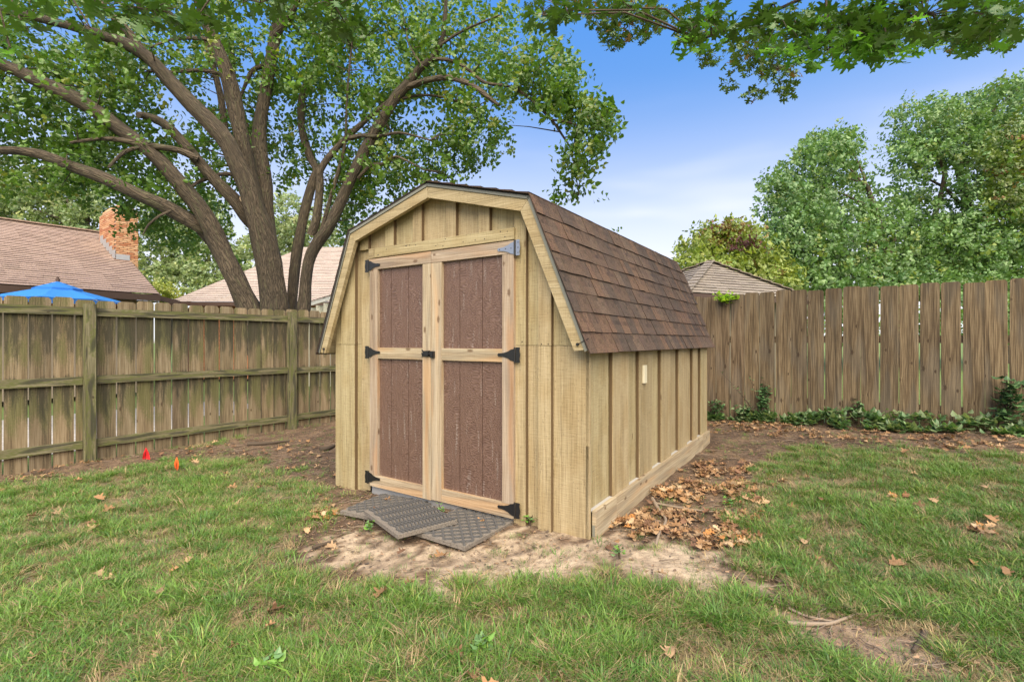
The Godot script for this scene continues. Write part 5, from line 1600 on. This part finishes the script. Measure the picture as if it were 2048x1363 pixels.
func make_lawn() -> void:
	var green := []
	var gcol := []
	var straw := []
	var scol := []
	for v in 4:
		green.append([]); gcol.append([])
	for v in 2:
		straw.append([]); scol.append([])
	var tries := 125000
	for k in tries:
		# more samples near the camera
		var d := lerpf(0.9, 8.6, pow(rng.randf(), 1.35))
		var x := rr(-1.0, 1.0) * (d * 1.12 + 0.9)
		var z := -d
		if not in_yard(x, z) or in_shed(x, z, 0.03): continue
		var keep := 1.0
		var bare := inside("bare", x, z, 0.2) or inside("left", x, z, 0.25) or inside("patch", x, z, 0.1) or inside("link", x, z, 0.12)
		var n1 := nz.get_noise_2d(x * 1.6 + 11.0, z * 1.6)
		var n2 := nz.get_noise_2d(x * 5.5, z * 5.5 + 23.0)
		if bare: keep = 0.035 + 0.10 * maxf(0.0, n2 - 0.1)
		else: keep = clampf(0.80 + 0.65 * n1 + 0.8 * n2, 0.18, 1.0)
		if rng.randf() > keep: continue
		var y := ground_y(x, z) - 0.004
		var s := rr(0.7, 1.2) * (1.0 + 0.12 * n1) * (1.0 if not bare else 0.6) * (1.5 if rng.randf() < 0.06 else 1.0)
		var dry := clampf(0.34 - 0.75 * n2 - 0.35 * n1, 0.12, 0.85)
		var b := Basis(Vector3.UP, rng.randf() * TAU).scaled(Vector3(1, rr(0.8, 1.15), 1) * s)
		if rng.randf() < dry:
			var v := rng.randi() % 2
			straw[v].append(Transform3D(b, Vector3(x, y, z)))
			var g := rr(0.7, 1.25)
			scol[v].append(Color(0.36 * g, 0.28 * g, 0.145 * g))
		else:
			var v := rng.randi() % 4
			green[v].append(Transform3D(b, Vector3(x, y, z)))
			var c2 := Color(0.070, 0.19, 0.020).lerp(Color(0.185, 0.335, 0.046), clampf(0.45 + 0.35 * n1 + rr(-0.45, 0.45), 0.0, 1.0))
			if rng.randf() < 0.08: c2 = Color(0.30, 0.38, 0.075)
			gcol[v].append(c2)
	var gn := thing("grass", "green lawn grass growing over the yard", "grass")
	gn.set_meta("kind", "stuff")
	var sn := thing("dry_grass", "dry straw coloured grass blades among the lawn", "dry grass")
	sn.set_meta("kind", "stuff")
	for v in 4:
		copies(gn, "blades", tuft(20, 0.048, 0.055, 1.1, 0.0028, 500 + v), M.blade, green[v], gcol[v])
	for v in 2:
		copies(sn, "blades", tuft(22, 0.04, 0.06, 1.9, 0.0026, 520 + v), M.dry, straw[v], scol[v])


func dry_leaf(seed_: int) -> ArrayMesh:
	var r := RandomNumberGenerator.new()
	r.seed = seed_
	var mb := MB.new()
	oak_leaf(mb, Transform3D(Basis(Vector3.RIGHT, -PI / 2), Vector3.ZERO), 1.0, r.randf_range(0.2, 0.9), r.randf_range(-0.15, 0.25), 0.45)
	return mb.done()


func leaf_tint() -> Color:
	var g := rr(0.65, 1.25)
	var pick := rng.randf()
	if pick < 0.45: return Color(0.30 * g, 0.165 * g, 0.07 * g)
	if pick < 0.75: return Color(0.40 * g, 0.26 * g, 0.14 * g)
	return Color(0.20 * g, 0.10 * g, 0.05 * g)


func make_litter() -> void:
	var kinds := [dry_leaf(1), dry_leaf(2), dry_leaf(3)]
	var tr := [[], [], []]
	var cc := [[], [], []]
	var put := func(x: float, z: float, lift: float, s: float) -> void:
		var v := rng.randi() % 3
		var b := Basis(Vector3.UP, rng.randf() * TAU) * Basis(Vector3.RIGHT, rr(-0.3, 0.3)) * Basis(Vector3.BACK, rr(-0.35, 0.35))
		tr[v].append(Transform3D(b.scaled(Vector3.ONE * s), Vector3(x, ground_y(x, z) + lift, z)))
		cc[v].append(leaf_tint())
	for spec in [["skirt", 1700, 0.5, 2.3, -4.9, -2.9], ["back", 1500, 2.2, 5.8, -7.3, -4.0], ["bare", 620, -4.0, 2.2, -6.5, -2.5], ["left", 160, -6.2, -3.2, -6.5, -4.1]]:
		for k in spec[1] * 3:
			var x := rr(spec[2], spec[3])
			var z := rr(spec[4], spec[5])
			if not inside(spec[0], x, z, 0.25) or not in_yard(x, z) or in_shed(x, z, 0.05): continue
			var n := nz.get_noise_2d(x * 2.6 + 5.0, z * 2.6)
			if inside("sand", x, z, 0.1) and rng.randf() < 0.93: continue
			var dens := clampf(0.42 + 1.1 * n, 0.03, 1.0)
			if spec[0] == "bare": dens *= 0.5
			if rng.randf() > dens: continue
			put.call(x, z, rr(0.003, 0.010 + 0.025 * maxf(0.0, n)), rr(0.035, 0.08))
	for k in 150:
		var d := rr(1.6, 7.0)
		var x := rr(-1.0, 1.0) * d * 1.1
		if in_yard(x, -d) and not in_shed(x, -d, 0.05): put.call(x, -d, rr(0.015, 0.03), rr(0.05, 0.1))
	var ln := thing("leaf_litter", "loose dry brown oak leaves scattered over the bare soil", "leaf litter")
	ln.set_meta("kind", "stuff")
	for v in 3: copies(ln, "leaves", kinds[v], M.dry, tr[v], cc[v])
	# crumbs of bark, leaf and twig on the bare soil
	var chip := MB.new()
	chip.quad(Vector3(-0.5, 0, -0.22), Vector3(-0.4, 0.08, 0.25), Vector3(0.5, 0.0, 0.18), Vector3(0.35, 0.1, -0.2))
	var ct := []
	var cl := []
	for k in 95000:
		var d := lerpf(1.7, 8.4, rng.randf())
		var x := rr(-1.0, 1.0) * d * 1.1
		if not in_yard(x, -d) or in_shed(x, -d, 0.02): continue
		var bare := inside("bare", x, -d, 0.2) or inside("left", x, -d, 0.2) or inside("patch", x, -d, 0.1) or inside("link", x, -d, 0.1)
		if not bare and rng.randf() < 0.6: continue
		if inside("sand", x, -d, 0.15) and rng.randf() < 0.55: continue
		var s := rr(0.006, 0.024) * (0.6 if rng.randf() < 0.6 else 1.3)
		ct.append(Transform3D((Basis(Vector3.UP, rng.randf() * TAU) * Basis(Vector3.RIGHT, rr(-0.5, 0.5))).scaled(Vector3(s, s, s * rr(0.25, 1.0))), Vector3(x, ground_y(x, -d) + rr(0.0, 0.006), -d)))
		var g := rr(0.4, 1.3)
		cl.append(Color(0.30 * g, 0.19 * g, 0.115 * g) if rng.randf() < 0.7 else Color(0.085 * g, 0.06 * g, 0.045 * g))
	var o2 := copies(self, "soil_debris", chip.done(), M.dry, ct, cl)
	tag(o2, "small brown crumbs of bark and leaf over the bare soil", "debris", "", "stuff")
	# thin dead twigs lying about on the soil
	var tm := MB.new()
	tm.tube(PackedVector3Array([Vector3(-0.5, 0.0, 0), Vector3(-0.1, 0.03, 0.05), Vector3(0.2, 0.0, -0.02), Vector3(0.5, 0.02, 0.06)]), PackedFloat32Array([0.022, 0.02, 0.017, 0.01]), 5)
	var tt := []
	var tc := []
	for k in 5200:
		var d2 := lerpf(1.7, 8.4, rng.randf())
		var x := rr(-1.0, 1.0) * d2 * 1.1
		if not in_yard(x, -d2) or in_shed(x, -d2, 0.06): continue
		var bare := inside("bare", x, -d2, 0.2) or inside("left", x, -d2, 0.2) or inside("patch", x, -d2, 0.1) or inside("link", x, -d2, 0.1)
		if not bare and rng.randf() < 0.8: continue
		if inside("sand", x, -d2, 0.15) and rng.randf() < 0.8: continue
		var s := rr(0.04, 0.16)
		tt.append(Transform3D((Basis(Vector3.UP, rng.randf() * TAU) * Basis(Vector3.BACK, rr(-0.08, 0.08))).scaled(Vector3(s, s, s)), Vector3(x, ground_y(x, -d2) + 0.004, -d2)))
		var g := rr(0.5, 1.3)
		tc.append(Color(0.24 * g, 0.18 * g, 0.13 * g))
	var o3 := copies(self, "twig_litter", tm.done(), M.dry, tt, tc)
	tag(o3, "thin dead twigs strewn over the bare soil", "twigs", "", "stuff")
	# heaps of leaves that stand out one by one
	for h in [[645, 1030, 0.10, 26, "small clump of orange dry leaves left of the rubber mats"], [1795, 992, 0.08, 14, "orange curled dry leaves on the lawn right of the shed"], [1970, 1060, 0.08, 12, "pale dry leaf clump on the lawn near the right edge"], [1462, 1077, 0.15, 46, "low heap of pale brown leaves where lawn meets soil right of the shed"], [1345, 988, 0.16, 60, "heap of orange brown leaves beside the middle of the skirt board"], [1245, 1050, 0.12, 40, "heap of curled brown leaves by the front corner of the skirt board"]]:
		var d: float = FOC * EYE / (h[1] - 681.5)
		var p := Vector3((h[0] - 1024.0) / FOC * d, 0, -d)
		p.y = ground_y(p.x, p.z)
		d = FOC * (EYE - p.y) / (h[1] - 681.5)
		p = Vector3((h[0] - 1024.0) / FOC * d, 0, -d)
		p.y = ground_y(p.x, p.z)
		var pile := thing("leaf_heap", h[4], "leaf heap", p, 0.0, "heaps of fallen leaves")
		for k in h[3]:
			var a := rng.randf() * TAU
			var r: float = h[2] * sqrt(rng.randf())
			var lf := part(pile, "leaf", kinds[rng.randi() % 3], M.dry_tone[rng.randi() % 5], Vector3(cos(a) * r, 0.008 + 0.03 * rng.randf() * (1.0 - r / h[2]), sin(a) * r))
			lf.rotation = Vector3(rr(-0.4, 0.4), rng.randf() * TAU, rr(-0.5, 0.5))
			lf.scale = Vector3.ONE * rr(0.04, 0.075)


func on_ground(px_: float, py_: float) -> Vector3:
	var d := FOC * EYE / (py_ - 681.5)
	for k in 6:
		var x := (px_ - 1024.0) / FOC * d
		d = FOC * (EYE - ground_y(x, -d)) / (py_ - 681.5)
	return Vector3((px_ - 1024.0) / FOC * d, ground_y((px_ - 1024.0) / FOC * d, -d), -d)


func stick(called: String, label: String, category: String, list: Array, r0: float, r1: float, mat: Material, lift := 0.6) -> void:
	var pts := []
	for k in list.size():
		var p := on_ground(list[k][0], list[k][1])
		var r := (1.5 if called == "fallen_stick" else 0.9) * lerpf(r0, r1, float(k) / (list.size() - 1))
		pts.append(Vector4(p.x, p.y + r * lift + 0.003, p.z, r))
	var path := smooth_path(pts, 4)
	var pv := PackedVector3Array()
	var pr := PackedFloat32Array()
	var o := Vector3(path[0].x, path[0].y, path[0].z)
	for q in path:
		pv.append(Vector3(q.x, q.y, q.z) - o)
		pr.append(q.w)
	var mb := MB.new()
	mb.tube(pv, pr, 7, nz, 0.35)
	var s := part(self, numbered(called), mb.done(), mat, o)
	tag(s, label, category)


func make_sticks() -> void:
	stick("fallen_stick", "bent pale stick lying on leaves beside the skirt board", "stick", [[1305, 1000], [1318, 1022], [1332, 1042], [1320, 1065], [1312, 1092]], 0.009, 0.005, M.stick)
	stick("fallen_stick", "long thin grey twig lying right of the skirt board's middle", "stick", [[1310, 1008], [1350, 1015], [1400, 1022], [1440, 1026]], 0.006, 0.003, M.stick)
	stick("fallen_stick", "dark fallen branch lying across the soil by the mossy fence", "stick", [[495, 890], [520, 889], [550, 886], [585, 882]], 0.016, 0.008, M.twig)
	stick("fallen_stick", "short thick dark stick against the shed's left front corner", "stick", [[640, 903], [655, 899], [668, 893]], 0.018, 0.012, M.twig)
	stick("fallen_stick", "thin brown twig left of the mats beside the orange leaf clump", "stick", [[672, 1028], [695, 1032], [715, 1036]], 0.005, 0.003, M.stick)
	stick("fallen_stick", "short pale stick at the front edge of the two front mats", "stick", [[858, 1062], [876, 1072], [893, 1076]], 0.006, 0.004, M.stick)
	stick("fallen_stick", "dark stick at the sandy patch's left end", "stick", [[625, 1098], [650, 1089], [672, 1083]], 0.007, 0.004, M.twig)
	stick("fallen_stick", "brown stick lying in the grass of the left lawn", "stick", [[440, 1200], [458, 1190], [478, 1180]], 0.008, 0.005, M.stick)
	stick("tree_root", "bare grey root crossing the small dirt patch in the lower right", "root", [[1575, 1248], [1620, 1249], [1660, 1248], [1690, 1238], [1722, 1228]], 0.011, 0.005, M.stick, 0.2)
	stick("tree_root", "thin root running along the top of the small dirt patch", "root", [[1578, 1218], [1610, 1232], [1650, 1241], [1668, 1243]], 0.007, 0.004, M.stick, 0.2)
	stick("tree_root", "stubby dark root at the right end of the small dirt patch", "root", [[1850, 1268], [1843, 1285], [1826, 1305]], 0.014, 0.008, M.twig, 0.3)


func mat_thing(label: String, centre: Vector2, size: Vector2, turn: float, y: float, style: int, tip: float) -> void:
	var o := thing("rubber_mat", label, "mat", Vector3(centre.x, y, centre.y), turn, "rubber mats before the shed doors")
	o.rotation.x = tip
	var mb := MB.new()
	mb.box(Vector3(0, 0.012, 0), Vector3(size.x, 0.024, size.y), 2)
	part(o, "slab", mb.done(), M.mat_top)
	var tb := MB.new()
	if style == 0:
		var nx := int(size.x / 0.042)
		var nzz := int(size.y / 0.042)
		for i in nx:
			for j in nzz:
				var p := Vector3(-size.x / 2 + 0.035 + i * 0.0415, 0.0285, -size.y / 2 + 0.035 + j * 0.0415)
				if absf(p.x) > size.x / 2 - 0.02 or absf(p.z) > size.y / 2 - 0.02: continue
				tb.box(p, Vector3(0.052, 0.012, 0.012), 0, Vector2(0.4, 0.4), Basis(Vector3.UP, PI / 4 if (i + j) % 2 == 0 else -PI / 4))
	else:
		var rows := int(size.x / 0.06)
		for i in rows:
			var nn := int(size.y / 0.026)
			for j in nn:
				var p := Vector3(-size.x / 2 + 0.045 + i * 0.06, 0.0285, -size.y / 2 + 0.018 + j * 0.026)
				if p.z > size.y / 2 - 0.012: continue
				tb.box(p, Vector3(0.05, 0.014, 0.011), 0, Vector2(0.4, 0.4), Basis(Vector3.UP, 0.3 if i % 2 == 0 else -0.3))
	part(o, "tread", tb.done(), M.rubber)


func make_mats() -> void:
	mat_thing("grey rubber mat under the left shed door, partly covered by another mat", Vector2(-0.93, -3.72), Vector2(0.5, 0.46), -0.46, ground_y(-0.93, -3.72) + 0.012, 0, 0.0)
	mat_thing("ribbed grey rubber mat turned askew on top of the other two", Vector2(-0.70, -3.38), Vector2(0.56, 0.42), -0.92, ground_y(-0.7, -3.38) + 0.040, 1, 0.0)
	mat_thing("grey rubber mat with woven tread under the right shed door", Vector2(-0.33, -3.29), Vector2(0.48, 0.52), -0.60, ground_y(-0.33, -3.29) + 0.012, 0, 0.0)


func flag(label: String, px_: float, top: float, foot: float, mat: Material, w: float, turn: float) -> void:
	var p := on_ground(px_, foot)
	var d := -p.z
	var h := (foot - top) / FOC * d
	var o := thing("marker_flag", label, "flag", p, turn, "utility marker flags by the mossy fence")
	var wb := MB.new()
	wb.tube(PackedVector3Array([Vector3(0, -0.02, 0), Vector3(0.002, h * 0.6, 0), Vector3(0.008, h + 0.004, 0)]), PackedFloat32Array([0.0022, 0.002, 0.002]), 6)
	part(o, "wire", wb.done(), M.iron)
	var fb := MB.new()
	var n := 6
	for k in n:
		var t0 := float(k) / n
		var t1 := float(k + 1) / n
		var fz := func(t: float, s: float) -> Vector3: return Vector3(w * (s - 0.45) * t + 0.006, h * (1.0 - t * 0.96), 0.022 * sin(t * 4.0 + s * 3.5) * t)
		for s in 3:
			fb.quad(fz.call(t1, s / 3.0), fz.call(t1, (s + 1) / 3.0), fz.call(t0, (s + 1) / 3.0), fz.call(t0, s / 3.0))
	part(o, "flag_sheet", fb.done(), mat)


func leafy_plant(called: String, label: String, category: String, where: Vector3, hgt: float, spread: float, count: int, leaf_: float, mats: Array, seed_: int, lean := Vector3.ZERO) -> void:
	var o := thing(called, label, category, where)
	var r := RandomNumberGenerator.new()
	r.seed = seed_
	var lm := []
	for k in 3:
		var mb := MB.new()
		heart(mb, Transform3D.IDENTITY, 1.0, [0.06, 0.12, 0.16][k])
		lm.append(mb.done())
	for s in maxi(2, int(count / 9.0)):
		var a := r.randf() * TAU
		var tip := Vector3(cos(a) * spread * r.randf(), hgt * r.randf_range(0.6, 1.0), sin(a) * spread * 0.5 * r.randf()) + lean * r.randf()
		var sb := MB.new()
		sb.tube(PackedVector3Array([Vector3(0, -0.02, 0), tip * 0.5 + Vector3(0, 0.06 * hgt, 0), tip]), PackedFloat32Array([0.005, 0.004, 0.002]), 5)
		part(o, "stem", sb.done(), M.twig)
		for k in 9:
			var f := r.randf_range(0.25, 1.0)
			var p := (tip * f + Vector3(0, 0.06 * hgt * sin(f * PI), 0)) + Vector3(r.randf_range(-1, 1), r.randf_range(-0.5, 0.5), r.randf_range(-0.2, 1)) * leaf_ * 0.9
			var lf := part(o, "leaf", lm[r.randi() % 3], mats[r.randi() % mats.size()], p)
			lf.basis = (Basis(Vector3.UP, r.randf() * TAU) * Basis(Vector3.RIGHT, r.randf_range(0.9, 2.0))).scaled(Vector3.ONE * leaf_ * r.randf_range(0.7, 1.25))


func make_ivy() -> void:
	# ground cover along the foot of the plank fence
	var lm := []
	for k in 3:
		var mb := MB.new()
		heart(mb, Transform3D.IDENTITY, 1.0, [0.06, 0.11, 0.15][k])
		lm.append(mb.done())
	var p0 := RIGHT * Vector3(2.0, 0, 0.15)
	var iv := thing("ivy_bed", "low bed of green ivy leaves along the foot of the plank fence", "ivy", Vector3(p0.x, ground_y(p0.x, p0.z), p0.z))
	var tr := [[], [], []]
	var cc := [[], [], []]
	var single := 0
	for k in 3400:
		var along := rr(-0.3, 4.3)
		var w := 0.10 + 0.30 * exp(-pow((along - 1.9) / 0.75, 2.0)) + 0.26 * exp(-pow((along - 3.1) / 0.5, 2.0)) + 0.05 * nz.get_noise_1d(along * 6.0)
		var hmax := 0.05 + 0.17 * exp(-pow((along - 1.75) / 0.7, 2.0)) + 0.10 * exp(-pow((along - 0.4) / 0.4, 2.0)) + 0.10 * exp(-pow((along - 2.9) / 0.5, 2.0))
		var out := w * sqrt(rng.randf())
		if out < 0.03 or nz.get_noise_2d(along * 3.3 + 7.0, out * 4.0) < -0.28: continue
		var p := RIGHT * Vector3(along, 0, out + 0.03)
		p.y = ground_y(p.x, p.z) + 0.015 + hmax * (1.0 - pow(out / w, 2.0)) * rr(0.5, 1.0)
		var b := Basis(Vector3.UP, rng.randf() * TAU) * Basis(Vector3.RIGHT, rr(0.8, 1.9))
		var s := rr(0.055, 0.10)
		if single < 280 and rng.randf() < 0.1:
			var lf := part(iv, "leaf", lm[k % 3], M.ivy_tone[rng.randi() % 4], p - iv.position)
			lf.basis = b.scaled(Vector3.ONE * s)
			single += 1
		else:
			tr[k % 3].append(Transform3D(b.scaled(Vector3.ONE * s), p - iv.position))
			var g := rr(0.6, 1.3)
			cc[k % 3].append(Color(0.10 * g, 0.20 * g, 0.07 * g).lerp(Color(0.32, 0.40, 0.20), 0.65 if rng.randf() < 0.35 else 0.0))
	for v in 3: copies(iv, "foliage", lm[v], M.leaf, tr[v], cc[v])
	# climbers and tall weeds against the boards
	var f := func(a: float, out: float) -> Vector3:
		var q := RIGHT * Vector3(a, 0, out)
		return Vector3(q.x, ground_y(q.x, q.z), q.z)
	leafy_plant("climbing_vine", "dark climbing vine hugging two boards of the plank fence left of centre", "vine", f.call(0.62, 0.05), 0.62, 0.07, 130, 0.06, [M.ivy_tone[0], M.ivy_tone[1]], 71)
	leafy_plant("climbing_vine", "thin vine tip arching left along the plank fence above the dark vine", "vine", f.call(0.60, 0.05), 0.66, 0.34, 34, 0.035, [M.ivy_tone[0], M.ivy_tone[2]], 72, Vector3(-0.3, 0.05, 0))
	leafy_plant("leafy_weed", "small dark leafy weed beside the shed's far corner", "weed", f.call(0.02, 0.06), 0.36, 0.16, 80, 0.055, [M.ivy_tone[0], M.ivy_tone[1]], 73)
	leafy_plant("ivy_mound", "bushy ivy mound at the foot of the climbing vine", "ivy", f.call(0.36, 0.12), 0.26, 0.16, 70, 0.055, [M.ivy_tone[0], M.ivy_tone[1], M.ivy_tone[3]], 74)
	leafy_plant("leafy_weed", "narrow dark weed growing against the middle of the plank fence", "weed", f.call(1.66, 0.05), 0.36, 0.10, 60, 0.055, [M.ivy_tone[0], M.ivy_tone[1]], 75)
	leafy_plant("sapling", "dark green leafy sapling standing tall against the plank fence at right", "sapling", f.call(3.0, 0.08), 0.64, 0.22, 110, 0.095, [M.ivy_tone[0], M.ivy_tone[0], M.ivy_tone[1]], 76)
	leafy_plant("leafy_weed", "paler bushy weed right of the dark sapling by the plank fence", "weed", f.call(3.32, 0.14), 0.30, 0.22, 100, 0.07, [M.ivy_tone[1], M.ivy_tone[2]], 77)
	# bright spray hanging over the fence top beside the roof
	var q := RIGHT * Vector3(0.12, 0, 0.04)
	leafy_plant("hanging_spray", "bright lime green leafy spray hanging over the plank fence beside the shed roof", "foliage", Vector3(q.x, 1.74, q.z + 0.03), 0.18, 0.24, 90, 0.07, [M.lime], 78, Vector3(0.05, -0.02, 0))
	# seedlings on the bare soil
	for s in [[755, 957, "tiny weed growing at the left foot of the shed front"], [1060, 1050, "small weed growing at the foot of the shed right of the doors"], [880, 1025, "tiny green weed between the rubber mats and the doors"], [738, 1062, "tiny seedling on the soil left of the mats"], [1240, 1115, "tiny seedling on the sandy soil before the shed corner"], [1457, 1010, "young broad leaved seedling on the soil right of the shed"], [965, 1305, "broad leaved weed in the lawn at the bottom centre"], [545, 1340, "pale broad leaved weed in the lawn at the bottom left"]]:
		var p := on_ground(s[0], s[1])
		leafy_plant("seedling", s[2], "weed", p, 0.07, 0.03, 9, 0.03 if s[1] < 1200 else 0.04, [M.weed, M.weed, M.ivy_tone[1]], 90 + int(s[0]))


func _ready() -> void:
	rng.seed = 20240611
	nz.seed = 7
	nz.noise_type = FastNoiseLite.TYPE_SIMPLEX_SMOOTH
	nz.frequency = 1.0
	nz.fractal_type = FastNoiseLite.FRACTAL_NONE
	# camera: level, eye height 1.22 m
	var cam := Camera3D.new()
	cam.name = "camera"
	cam.fov = rad_to_deg(2.0 * atan(681.5 / FOC))
	cam.position = Vector3(0, EYE, 0)
	cam.far = 900.0
	cam.near = 0.05
	add_child(cam)
	cam.current = true
	# sky
	var expose := 6.7
	var env := Environment.new()
	env.background_mode = Environment.BG_SKY
	var sm := ProceduralSkyMaterial.new()
	sm.sky_top_color = lin(0.03 / expose, 0.285 / expose, 0.90 / expose)
	sm.sky_horizon_color = lin(0.70 / expose, 0.86 / expose, 1.0 / expose)
	sm.sky_curve = 0.235
	sm.ground_bottom_color = lin(0.10, 0.09, 0.06)
	sm.ground_horizon_color = lin(0.16, 0.16, 0.13)
	sm.sky_cover = clouds()
	sm.sky_cover_modulate = lin(0.56 / expose, 0.42 / expose, 0.28 / expose)
	var sky := Sky.new()
	sky.sky_material = sm
	env.sky = sky
	env.tonemap_mode = Environment.TONE_MAPPER_LINEAR
	env.tonemap_exposure = expose
	env.sdfgi_enabled = true
	env.ssao_enabled = true
	env.ssil_enabled = true
	var we := WorldEnvironment.new()
	we.name = "world_environment"
	we.environment = env
	add_child(we)
	# soft, high light from behind the camera through bright haze
	var sun := DirectionalLight3D.new()
	sun.name = "sun"
	sun.light_color = Color(1.0, 0.935, 0.82)
	sun.light_energy = 0.5
	sun.light_angular_distance = 75.0
	sun.shadow_enabled = true
	sun.sky_mode = DirectionalLight3D.SKY_MODE_LIGHT_ONLY
	add_child(sun)
	sun.look_at_from_position(Vector3(1.0, 7.4, 6.0), Vector3.ZERO)
	for k in POLY: POLY_PACKED[k] = PackedVector2Array(POLY[k])
	make_materials()
	M.oak_tone = []
	for g in [0.65, 0.85, 1.05, 1.3]:
		var m := std(lin(0.06 * g, 0.14 * g, 0.015 * g), 0.45)
		m.backlight_enabled = true
		m.backlight = lin(0.17 * g, 0.42 * g, 0.03 * g)
		M.oak_tone.append(m)
	M.dry_tone = []
	for c2 in [Vector3(0.30, 0.165, 0.07), Vector3(0.40, 0.255, 0.13), Vector3(0.20, 0.10, 0.045), Vector3(0.42, 0.19, 0.055), Vector3(0.46, 0.33, 0.20)]:
		M.dry_tone.append(std(lin(c2.x, c2.y, c2.z), 0.8))
	M.ivy_tone = []
	for c2 in [Vector3(0.050, 0.115, 0.042), Vector3(0.11, 0.21, 0.075), Vector3(0.16, 0.27, 0.085), Vector3(0.28, 0.36, 0.18)]:
		M.ivy_tone.append(std(lin(c2.x, c2.y, c2.z), 0.45))
	M.lime = std(lin(0.26, 0.42, 0.03), 0.5)
	M.weed = std(lin(0.12, 0.25, 0.035), 0.5)
	M.lime.backlight_enabled = true
	M.lime.backlight = lin(0.5, 0.75, 0.05)
	make_ground()
	make_patio()
	make_left_fence()
	make_right_fence()
	make_shed()
	make_brick_house()
	make_pale_house()
	make_pavilion()
	make_umbrella()
	make_pear()
	make_far_trees()
	make_oak()
	make_ivy()
	make_mats()
	flag("red marker flag on a short wire nearest the mossy fence", 290, 893, 919, M.red, 0.09, 0.3)
	flag("orange marker flag in the grass right of the red one", 352, 911, 942, M.orange, 0.10, -0.5)
	make_sticks()
	make_litter()
	make_lawn()


func clouds() -> ImageTexture:
	# thin drifting cloud, brighter nothing but white; stretched along the horizon
	var w := 1024
	var h := 512
	var img := Image.create(w, h, false, Image.FORMAT_RGBA8)
	for y in h:
		var el := PI * (0.5 - (y + 0.5) / h)
		if el < 0.0: continue
		for x in w:
			var az := TAU * x / w
			var p := Vector3(cos(az) * cos(el), sin(el) * 7.0, sin(az) * cos(el))
			var a := nz.get_noise_3dv(p * 1.6) * 0.6 + nz.get_noise_3dv(p * 4.0) * 0.3 + nz.get_noise_3dv(p * 9.0) * 0.16
			var cov := 0.95 * (1.0 - smoothstep(0.10, 0.50, el)) + smoothstep(-0.05, 0.8, a) * (1.0 - smoothstep(0.16, 0.5, el)) * 0.38
			img.set_pixel(x, y, Color(1, 1, 1, clampf(cov, 0.0, 1.0)))
	return ImageTexture.create_from_image(img)
